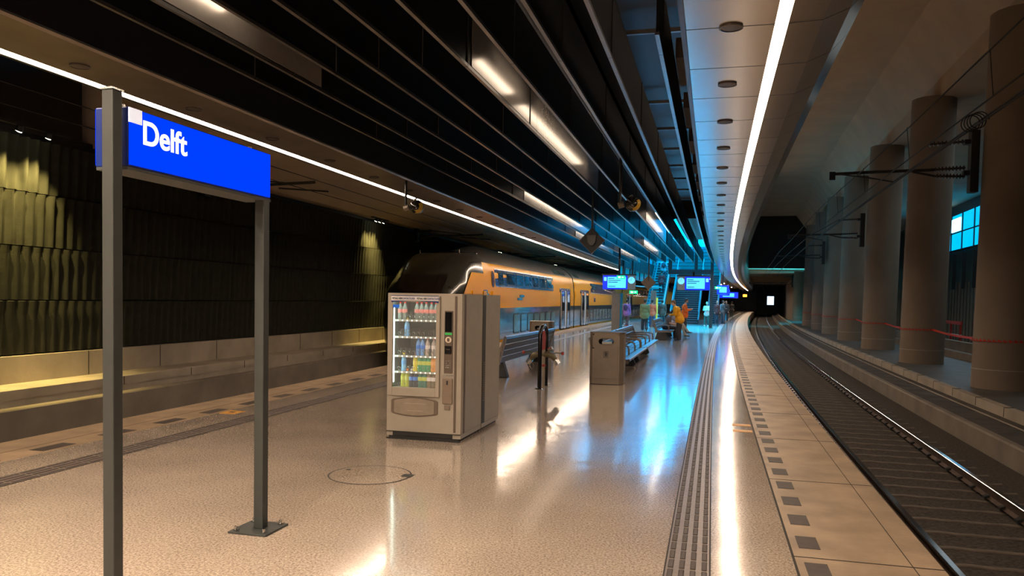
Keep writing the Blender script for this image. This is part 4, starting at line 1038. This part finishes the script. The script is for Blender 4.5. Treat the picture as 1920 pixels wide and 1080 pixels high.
# daylight falling into the hall, plus an added warm fill light
def area(name, s, u, z, sx, sy, power, c, tilt=(0, 0)):
    l = bpy.data.lights.new(name, 'AREA'); l.shape = 'RECTANGLE'; l.size = sx; l.size_y = sy; l.energy = power; l.color = c
    o = bpy.data.objects.new(name, l); col.objects.link(o); o.location = W(s, u, z); o.rotation_euler = (tilt[0], tilt[1], -head(s, u)); return o
dl = area('hall_daylight', 49, -1.3, 9.5, 2.4, 12, 2000, (.0, .50, 1.0)); dl.data.spread = math.radians(40)
area('hall_daylight', 60, -3.6, 11.3, 3.8, 14, 1200, (.0, .52, 1.0))
area('tunnel_daylight', 92, 5.2, 8.5, 4.5, 1.6, 900, (.05, .75, 1.0))
area('side_daylight', 102, 12.0, 2.5, 4, 6, 500, (.05, .75, 1.0), (0, math.radians(80)))
area('far_hall_daylight', 40, 12.6, 8.8, 4, 30, 420, (.7, .85, .9))
area('added_ceiling_fill', 30, 2.0, 6.0, .2, 60, 150, (1, .70, .44), (0, math.radians(150)))  # unseen warm light added to brighten the ceiling over the right track
# ceiling beyond the hall
struct(MB().sweep([(-5.6, 4.2), (-.26, 4.2), (-.26, 4.4), (-5.6, 4.4)], rng(74, 180, 2)), 'ceiling_far', M_black)
# stairs
def stairs(s, u, wd, n, label, rise=.168, run=.30):
    e = empty('staircase', label, 'staircase', s, u)
    M_t = mat('stair_tread', (.13, .125, .12), .35, var=.2); M_r = mat('stair_riser', (.02, .02, .022), .6)
    for k in range(n):
        MB().box(0, wd, k*run, k*run+run+.02, (k+1)*rise-.05, (k+1)*rise).build('tread', M_t, e)
    mb = MB()
    for k in range(n): mb.box(.01, wd-.01, k*run+.03, k*run+.05, k*rise+.002, (k+1)*rise-.05)
    mb.build('risers', M_r, e)
    for x in (-.10, wd):
        MB().prism([(-.15, .002), (n*run, n*rise-.1), (n*run, n*rise+.28), (-.15, .34)], x, x+.10, 'x').build('stringer', M_darkmetal, e)
        MB().tube([(x+.05, -.2, .95), (x+.05, n*run, n*rise+.95)], .028, n=8).build('handrail', M_lip, e)
        for k in range(0, n, 4): MB().cyl((x+.05, k*run+.1, (k+1)*rise), (x+.05, k*run+.1, (k+1)*rise+.85), .014, n=6).build('baluster', M_lip, e)
    return e
stairs(59.6, -3.35, 1.98, 26, 'wide dark staircase rising away below the right departure board')
stairs(62.5, -1.08, .62, 24, 'narrower staircase right of the wide dark stairs')
# escalator
e = empty('escalator', 'escalator with a glass side lit cyan by daylight left of the wide stairs', 'escalator', 52.5, -4.3)
for x, gl in ((-.10, mat('esc_glass_dark', (.02, .1, .14), .1)), (.95, mat('esc_glass_daylit', (.05, .5, .7), .1, emit=(.05, .55, .8), es=.8, var=.4, scale=1.5))):  # emission on the right-hand glass stands in for cyan daylight on it
    MB().prism([(0, .2), (9, 4.9), (9, 5.6), (0, .95)], x, x+.04, 'x').build('balustrade', gl, e)
    MB().tube([(x+.02, -.3, .80), (x+.02, 0, .98), (x+.02, 9, 5.64)], .04).build('handrail', M_rubber, e)
MB().prism([(-.3, .002), (9, 4.8), (9, 4.4), (.9, .002)], -.05, 1.0, 'x').build('truss', M_darkmetal, e)
for k in range(22):
    MB().box(.0, .94, .1+k*.40, .5+k*.40, .06+k*.209, .27+k*.209).build('step', M_darkmetal, e)
o = MB().cyl((0, 0, 0), (0, -.04, 0), .12, n=20).build('green_signal', M_green); put(o, 51.9, -3.95, 1.16); tag(o, 'round green glowing go light at the foot of the escalator', 'signal light')
o = MB().cyl((0, 0, -1.1), (0, 0, 0), .04).build('stem', M_darkmetal, o)

# ------------------------------------------------------------------ catenary
M_ins = mat('insulator', (.05, .03, .025), .3); M_wire = mat('catenary_wire', (.015, .014, .013), .5)
def ins(p, q, parent, n=9):
    p = Vector(p); q = Vector(q); mb = MB(); mb.cyl(p, q, .03, n=8)
    for k in range(n):
        c = p.lerp(q, (k+.5)/n); d = (q-p).normalized()*.012; mb.cyl(c-d, c+d, .075, .045, n=12)
    return mb.build('insulator', M_ins, parent)
for s, u, zz, xl, lb in ((22.5, 6.42, 5.2, -3.45, 'dark overhead wire arm reaching left from a bracket on the nearest column'), (40.0, 6.44, 5.0, -3.3, 'overhead wire arm reaching left from the bracket on the third column'), (57.5, 6.44, 5.0, -3.2, 'small overhead wire arm fixed to the fifth column'), (100, 6.5, 4.2, -5, 'far overhead wire arm lit cyan inside the tunnel')):
    e = empty('catenary_arm', lb, 'overhead wire arm', s, u, zz)
    MB().box(-.16, .04, -.15, .15, -.55, 1.05).build('bracket_plate', M_darkmetal, e, bevel=.01)
    MB().box(-.30, -.1, -.10, .10, .70, .82).build('bracket_lug', M_darkmetal, e); MB().box(-.30, -.1, -.10, .10, -.10, .02).build('bracket_lug', M_darkmetal, e)
    ins((-.30, 0, .78), (-1.15, 0, .74), e); ins((-.25, 0, .10), (-1.0, 0, .07), e); ins((-.25, 0, -.12), (-.95, 0, -.10), e)
    MB().tube([(-.95, 0, .07), (-2.4, 0, .05), (xl, 0, .02)], .042, n=8).build('main_tube', M_darkmetal, e, smooth=True)
    MB().tube([(-.95, 0, -.10), (-1.5, 0, .03)], .03, n=8).build('lower_tube', M_darkmetal, e)
    MB().tube([(xl+.2, 0, .0), (xl+.9, .02, -.10), (xl+1.5, .03, -.22)], .018, n=6).build('registration_arm', M_darkmetal, e)
    MB().box(xl-.10, xl+.05, -.03, .03, -.14, .08).build('end_clamp', M_darkmetal, e)
    if xl > -4: MB().tube([(-1.15, 0, .74), (xl+1.0, 0, .06)], .012, n=6).build('stay', M_wire, e) if s > 30 else None
for u, z, lb in ((3.05, 4.10, 'contact wire running low above the right track'), (3.0, 4.62, 'upper carrier wire above the right track'), (4.45, 4.92, 'feeder cable hung beside the columns'), (4.52, 5.02, 'second feeder cable hung just above the first')):
    o = MB().tube([W(t, u, z+(.04*math.sin(t*.3) if z > 4.5 and u < 4 else 0)) for t in rng(1, 150, 1)], .011 if u < 4 else .018, n=6).build('overhead_wire', M_wire); tag(o, lb, 'overhead wire')
for k in range(14):
    s = 6+k*4.0
    o = MB().tube([W(s, 3.05, 4.10), W(s, 3.0, 4.62)], .006, n=5).build('wire_dropper', M_wire); tag(o, 'short vertical wire between the contact wire and the carrier wire', 'wire dropper', 'droppers of the right overhead line')
# coil on the wire
pts = []
for j in range(60):
    a = j*2*PI/15; p = W(15.2, 4.42, 4.96); pts.append(p+Vector((.0, j*.006, 0))+Vector((DY*.14*math.cos(a), -DX*.14*math.cos(a)+0, .14*math.sin(a))))
o = MB().tube(pts, .010, n=5).build('cable_coil', M_wire); tag(o, 'small coil of cable hanging on the feeder wire at the upper right', 'cable coil')
for s, lb in ((16.5, 'overhead wire arm above the left track behind the station name sign'), (31, 'overhead wire arm above the train nose'), (47, 'overhead wire arm above the train, nearer'), (62, 'overhead wire arm above the train, further')):
    e = empty('catenary_arm', lb, 'overhead wire arm', s, -12.0, 4.3)
    MB().box(-.05, .12, -.12, .12, -.25, .30).build('bracket_plate', M_darkmetal, e)
    ins((.12, 0, .18), (.7, 0, .22), e); ins((.12, 0, -.12), (.7, 0, -.02), e)
    MB().tube([(.7, 0, -.02), (3.0, 0, .05)], .035, n=8).build('main_tube', M_darkmetal, e)
    MB().tube([(.7, 0, .22), (2.2, 0, .05)], .02, n=6).build('stay', M_darkmetal, e)
    MB().tube([(2.0, .1, -.06), (3.3, .1, -.16)], .02, n=6).build('registration_arm', M_darkmetal, e)
for u, z, lb in ((-9.0, 4.12, 'contact wire above the left track'), (-9.05, 4.42, 'carrier wire above the left track')):
    o = MB().tube([W(t, u, z) for t in rng(8, 120, 1)], .010, n=6).build('overhead_wire', M_wire); tag(o, lb, 'overhead wire')

# ------------------------------------------------------------------ people
def blob(parts, name, m, parent, vox=.018, smooth_it=4):
    """one continuous surface grown round tapered limbs and ellipsoids"""
    mb = MB()
    for p in parts:
        if p[0] == 'c':
            _, a, b, r1, r2 = p; a = Vector(a); b = Vector(b)
            if (a-b).length > 1e-4: mb.cyl(a, b, r1, r2, n=14)
            mb.ball(a, r1, 14, 8); mb.ball(b, r2, 14, 8)
        else: mb.ball(p[1], p[2], 16, 10, p[3] if len(p) > 3 else None)
    o = mb.build(name, m, None)
    md = o.modifiers.new('r', 'REMESH'); md.mode = 'VOXEL'; md.voxel_size = vox; md.use_smooth_shade = True
    s_ = o.modifiers.new('s', 'SMOOTH'); s_.iterations = smooth_it; s_.factor = .5
    bpy.context.view_layer.update(); dg = bpy.context.evaluated_depsgraph_get()
    me = bpy.data.meshes.new_from_object(o.evaluated_get(dg)); o.modifiers.clear(); o.data = me
    me.materials.clear(); me.materials.append(m); me.polygons.foreach_set('use_smooth', [True]*len(me.polygons))
    o.parent = parent; return o
SKIN = [mat('skin_light', (.55, .33, .23), .5), mat('skin_tan', (.38, .22, .14), .5)]
def person(label, s, u, face=0, h=1.70, pose='stand', top=(.3, .3, .3), bot=(.03, .03, .035), hair=(.05, .03, .02), shoe=(.04, .04, .04), long_hair=False, arms='down', lean=0.0, skin=0, z=None, det=False, baggy=0, bag=None, phone=False, tname=None, scaleh=None):
    if z is None: z = .035 if pose == 'sit' else .012
    e = empty('person', label, 'person', s, u, z, rot=face); k = h/1.70; e.scale = (k, k, k)
    nid = label[:40]
    mt = mat('cloth_'+nid, top, .75, bump=.2, bscale=30); mb_ = mat('trousers_'+nid, bot, .75); mh = mat('hair_'+nid, hair, .6); ms = mat('shoes_'+nid, shoe, .5)
    sk = SKIN[skin]; V = Vector
    if pose == 'sit':
        pel = V((0, 0, .52)); hipL = V((-.09, .02, .50)); hipR = V((.09, .02, .50))
        kL = V((-.11, .42, .50)); kR = V((.11, .42, .50)); aL = V((-.11, .46, .09)); aR = V((.11, .46, .09))
        if arms == 'cross': kR = V((.02, .45, .60)); aR = V((-.05, .72, .27)); aL = V((-.10, .62, .10))
        up = .38
    elif pose == 'walk':
        pel = V((0, 0, .92)); hipL = V((-.09, 0, .90)); hipR = V((.09, 0, .90)); kL = V((-.09, .16, .50)); kR = V((.09, .02, .48)); aL = V((-.09, .24, .09)); aR = V((.09, -.26, .13)); up = 0
    else:
        pel = V((0, 0, .93)); hipL = V((-.09, 0, .90)); hipR = V((.09, 0, .90)); kL = V((-.11, .02, .49)); kR = V((.12, .03, .49)); aL = V((-.12, 0, .08)); aR = V((.13, .03, .08)); up = 0
    ly = math.sin(lean); lz = math.cos(lean)
    def sp(d, x=0, f=0): return pel+V((x, d*ly+f*lz, d*lz-f*ly))
    waist = sp(.14); chest = sp(.36); neck = sp(.53); shL = sp(.47, -.175); shR = sp(.47, .175)
    hl = lean*.7+(.35 if arms in ('phone', 'cross') else .05)
    hd = neck+V((0, .135*math.sin(hl)+.02, .135*math.cos(hl)+.02))
    Rh = Matrix.Rotation(-hl, 3, 'X')
    if arms == 'down': elL = sp(.20, -.22, -.02); wrL = sp(-.04, -.23, .06); elR = sp(.20, .22, -.02); wrR = sp(-.04, .23, .06)
    elif arms == 'fold': elL = sp(.22, -.23, .04); wrL = sp(.22, .04, .20); elR = sp(.22, .23, .04); wrR = sp(.25, -.05, .22)
    elif arms == 'swing': elL = sp(.21, -.23, -.10); wrL = sp(-.0, -.23, -.08); elR = sp(.22, .22, .08); wrR = sp(.06, .21, .24)
    else: elL = sp(.22, -.22, .08); wrL = sp(.26, -.09, .30); elR = sp(.22, .22, .08); wrR = sp(.28, .08, .31)
    vox = .011 if det else .016
    B = [('c', pel, waist, .13, .12), ('e', chest, (.155, .105, .17)), ('c', chest, neck-V((0, 0, .03)), .10, .055), ('c', neck-V((0, 0, .04)), hd, .050, .052),
         ('e', hd+Rh @ V((0, .0, .045)), (.078, .096, .108), Rh), ('e', hd+Rh @ V((0, .035, -.02)), (.056, .060, .062), Rh), ('e', hd+Rh @ V((0, .105, .015)), (.014, .020, .024), Rh),
         ('e', hd+Rh @ V((.079, -.005, .02)), (.012, .022, .032), Rh), ('e', hd+Rh @ V((-.079, -.005, .02)), (.012, .022, .032), Rh),
         ('e', hd+Rh @ V((0, .088, -.030)), (.026, .014, .010), Rh)]
    for sh, el, wr in ((shL, elL, wrL), (shR, elR, wrR)):
        B += [('c', sh, el, .050, .040), ('c', el, wr, .038, .027)]
        d = (wr-el).normalized(); pal = wr+d*.055; sd = 1 if sh.x > 0 else -1
        B += [('c', wr, pal, .024, .032), ('e', pal, (.036, .024, .030))]
        ax = V((1, 0, 0)) if abs(d.x) < .8 else V((0, 1, 0))
        ax = (ax-d*ax.dot(d)).normalized(); cu_ = V((0, 0, 1)) if abs(d.z) < .7 else V((0, 1, 0)); cu_ = (cu_-d*cu_.dot(d)).normalized()
        for i, L in enumerate((.060, .072, .068, .052)):
            b0 = pal+d*.022+ax*(i-1.5)*.0185; b1 = b0+d*L*.55+cu_*.008; b2 = b1+d*L*.35+cu_*.020
            B += [('c', b0, b1, .0095, .0088), ('c', b1, b2, .0088, .0075)]
        B += [('c', wr+d*.02-ax*sd*.02, pal-ax*sd*.050+d*.012, .012, .009)]
    for hp, kn, an in ((hipL, kL, aL), (hipR, kR, aR)):
        B += [('c', hp, kn, .075, .052), ('c', kn, an, .050, .035), ('c', an, an+V((0, .10, -.045)), .035, .028)]
    blob(B, 'body', sk, e, vox)
    # clothing
    j = baggy
    T = [('c', pel+V((0, 0, .02)), waist, .150+j, .140+j), ('e', chest, (.180+j, .128+j*.6, .185)), ('c', chest, neck-V((0, 0, .05)), .12+j*.5, .068), ('c', shL, shR, .066+j*.3, .066+j*.3)]
    if pose != 'sit': T += [('c', pel+V((-.05, -.01, -.06)), pel+V((.05, -.01, -.06)), .160+j, .160+j)]
    short = tname == 'tee'
    for sh, el, wr in ((shL, elL, wrL), (shR, elR, wrR)):
        T += [('c', sh, el if not short else sh.lerp(el, .7), .068+j*.5, .056+j*.5)]
        if not short: T += [('c', el, el.lerp(wr, .93), .055+j*.5, .042+j*.4)]
    blob(T, 'jacket' if not short else 'shirt', mt, e, .016)
    Lg = [('c', hipL, hipR, .125, .125)]
    for hp, kn, an in ((hipL, kL, aL), (hipR, kR, aR)):
        Lg += [('c', hp, kn, .094+j*.5, .070+j*.5), ('c', kn, an+(kn-an).normalized()*.01, .066+j*.5, .050+j*.8)]
    blob(Lg, 'trousers', mb_, e, .016)
    for an, nm_ in ((aL, 'shoe'), (aR, 'shoe')):
        f = V((0, 1, 0)) if pose != 'walk' or an is aL else V((0, .85, -.5)).normalized()
        S = [('c', an+V((0, -.03, -.035)), an+f*.15+V((0, 0, -.045)), .042, .034), ('c', an+V((0, 0, -.01)), an+V((0, -.02, -.03)), .044, .044)]
        blob(S, nm_, ms, e, .012, 2)
    H = [('e', hd+Rh @ V((0, -.022, .065)), (.088, .098, .098), Rh), ('e', hd+Rh @ V((0, -.05, .01)), (.074, .058, .075), Rh)]
    if long_hair: H += [('c', hd+Rh @ V((0, -.06, .0)), neck+V((0, -.08, -.10)), .075, .060)]
    blob(H, 'hair', mh, e, .012, 3)
    for x in (-.030, .030): MB().ball(hd+Rh @ V((x, .091, .040)), .0095, 8, 6).build('eye', M_glossblack, e)
    if phone:
        c = (wrL+wrR)/2+V((0, .10, .05)); MB().box(c.x-.04, c.x+.04, c.y-.01, c.y, c.z-.06, c.z+.08).build('phone', M_glossblack, e)
    if bag:
        blob([('e', sp(.30, 0, -.20), (.15, .09, .21))], 'backpack', mat('bag_'+nid, bag, .7), e, .016)
    return e
D = math.radians
person('person standing in a mustard yellow jacket and black trousers bending towards the bench', 33.6, -1.42, D(75), 1.72, 'stand', (.70, .31, .0), hair=(.16, .09, .05), lean=.34, arms='phone', det=True, baggy=.03)
person('person in an orange jacket looking at a phone behind the yellow jacket', 42.0, -1.6, D(-80), 1.78, 'stand', (.80, .11, .0), hair=(.02, .015, .012), arms='phone', det=True, baggy=.035, phone=True)
person('seated person in a grey t-shirt leaning over a phone on the bench', 34.2, -2.02, D(-72), 1.70, 'sit', (.16, .14, .14), (.03, .03, .04), hair=(.03, .02, .015), arms='phone', lean=.42, det=True, tname='tee')
person('seated person with crossed legs in pale beige trousers behind the yellow jacket', 36.2, -1.84, D(-82), 1.72, 'sit', (.55, .40, .36), (.45, .40, .33), hair=(.25, .12, .08), arms='cross', lean=.30, det=True)
person('person in a cream top and wide dark green trousers standing right of the stairs', 55.0, -.92, D(170), 1.62, 'stand', (.62, .54, .48), (.03, .07, .06), hair=(.22, .08, .05), shoe=(.6, .6, .6), arms='fold', baggy=.02)
person('person in a long olive green coat walking away beside the train', 43.6, -3.62, D(10), 1.72, 'walk', (.19, .18, .06), hair=(.05, .035, .02), baggy=.05, arms='down')
person('person in a red and orange jacket and blue jeans beside the olive coat', 49.5, -3.72, D(0), 1.70, 'stand', (.75, .12, .04), (.03, .07, .16), hair=(.02, .015, .01), baggy=.02)
person('person in a purple jacket and red shoes near the train doors', 49.8, -5.15, D(-20), 1.70, 'walk', (.26, .12, .34), (.10, .06, .06), hair=(.04, .02, .02), shoe=(.6, .03, .03), baggy=.03, bag=(.05, .03, .08))
person('person in dark maroon clothing half hidden by the grey pylon near the train', 50.6, -5.55, D(30), 1.60, 'stand', (.10, .03, .05), (.06, .04, .04), hair=(.35, .3, .28), shoe=(.7, .7, .7))
person('person in a dark brown coat at the foot of the escalator', 51.4, -3.30, D(10), 1.70, 'stand', (.10, .045, .03), hair=(.05, .03, .02), baggy=.03)
person('person in a dark red top riding the escalator', 56.8, -3.78, D(0), 1.66, 'stand', (.40, .05, .05), hair=(.10, .05, .04), z=2.20)
person('person in a pale blue shirt riding higher on the escalator', 58.6, -3.80, D(0), 1.75, 'stand', (.40, .48, .55), (.05, .07, .10), z=3.12, bag=(.05, .07, .1))
person('person carrying a large brown bag right of the cream top', 61.4, -.50, D(-150), 1.72, 'stand', (.09, .04, .04), (.04, .05, .07), baggy=.03, bag=(.20, .17, .10))
person('person in a grey brown coat turning towards the track among those waiting', 61.8, -.12, D(-60), 1.74, 'stand', (.12, .09, .08), (.10, .09, .10), baggy=.03, arms='fold')
pc_ = person('person in a light top lit cyan with a suitcase on the far platform', 73.5, -.42, D(-30), 1.74, 'stand', (.50, .60, .62), (.10, .20, .25), hair=(.5, .5, .5))
person('person in dark clothes at the front of the far waiting group', 69.0, -.05, D(160), 1.72, 'stand', (.04, .04, .04), (.03, .03, .03), baggy=.02)
person('person in a pink coat in the far waiting group', 84.0, -.40, D(160), 1.68, 'stand', (.40, .24, .22), (.05, .05, .05), baggy=.03)
person('person in black walking at the far end of the waiting group', 88.0, -.05, D(0), 1.70, 'walk', (.03, .03, .03), (.03, .03, .03))
e = empty('suitcase', 'cyan lit upright suitcase beside the person on the far platform', 'suitcase', 72.8, -.18, 0)
MB().box(-.24, .24, -.13, .13, .05, .72).build('shell', mat('suitcase_cyan_lit', (.05, .45, .6), .35), e, bevel=.03)  # cyan light on the case is put into its shell colour
for x in (-.18, .18): MB().cyl((x, -.03, .03), (x, .03, .03), .03).build('wheel', M_rubber, e)
MB().tube([(-.12, 0, .72), (-.12, 0, 1.05), (.12, 0, 1.05), (.12, 0, .72)], .012).build('handle', M_steel, e)
# far platform lamps
for k in range(9):
    o = MB().box(-.06, .06, -.7, .7, 0, .05).build('far_tube_light', M_tube); put(o, 78+k*6.5, -1.4-.6*(k % 2), 4.10)
    tag(o, 'short ceiling lamp over the far part of the platform beyond the stairs', 'tube light', 'short lamps over the far platform')
o = MB().box(-.3, .3, -.05, .05, 0, .4).build('orange_signal', mat('orange_glow', (.8, .3, .02), .4, emit=(1, .35, .03), es=4)); put(o, 128, .5, 2.6); tag(o, 'small orange glowing signal at the far end of the light line', 'signal light')
struct(MB().sweep([(-7.6, -.3), (-7.6, 4.2), (-7.8, 4.2), (-7.8, -.3)], rng(116, 180, 2)), 'wall_left_far', M_concd)
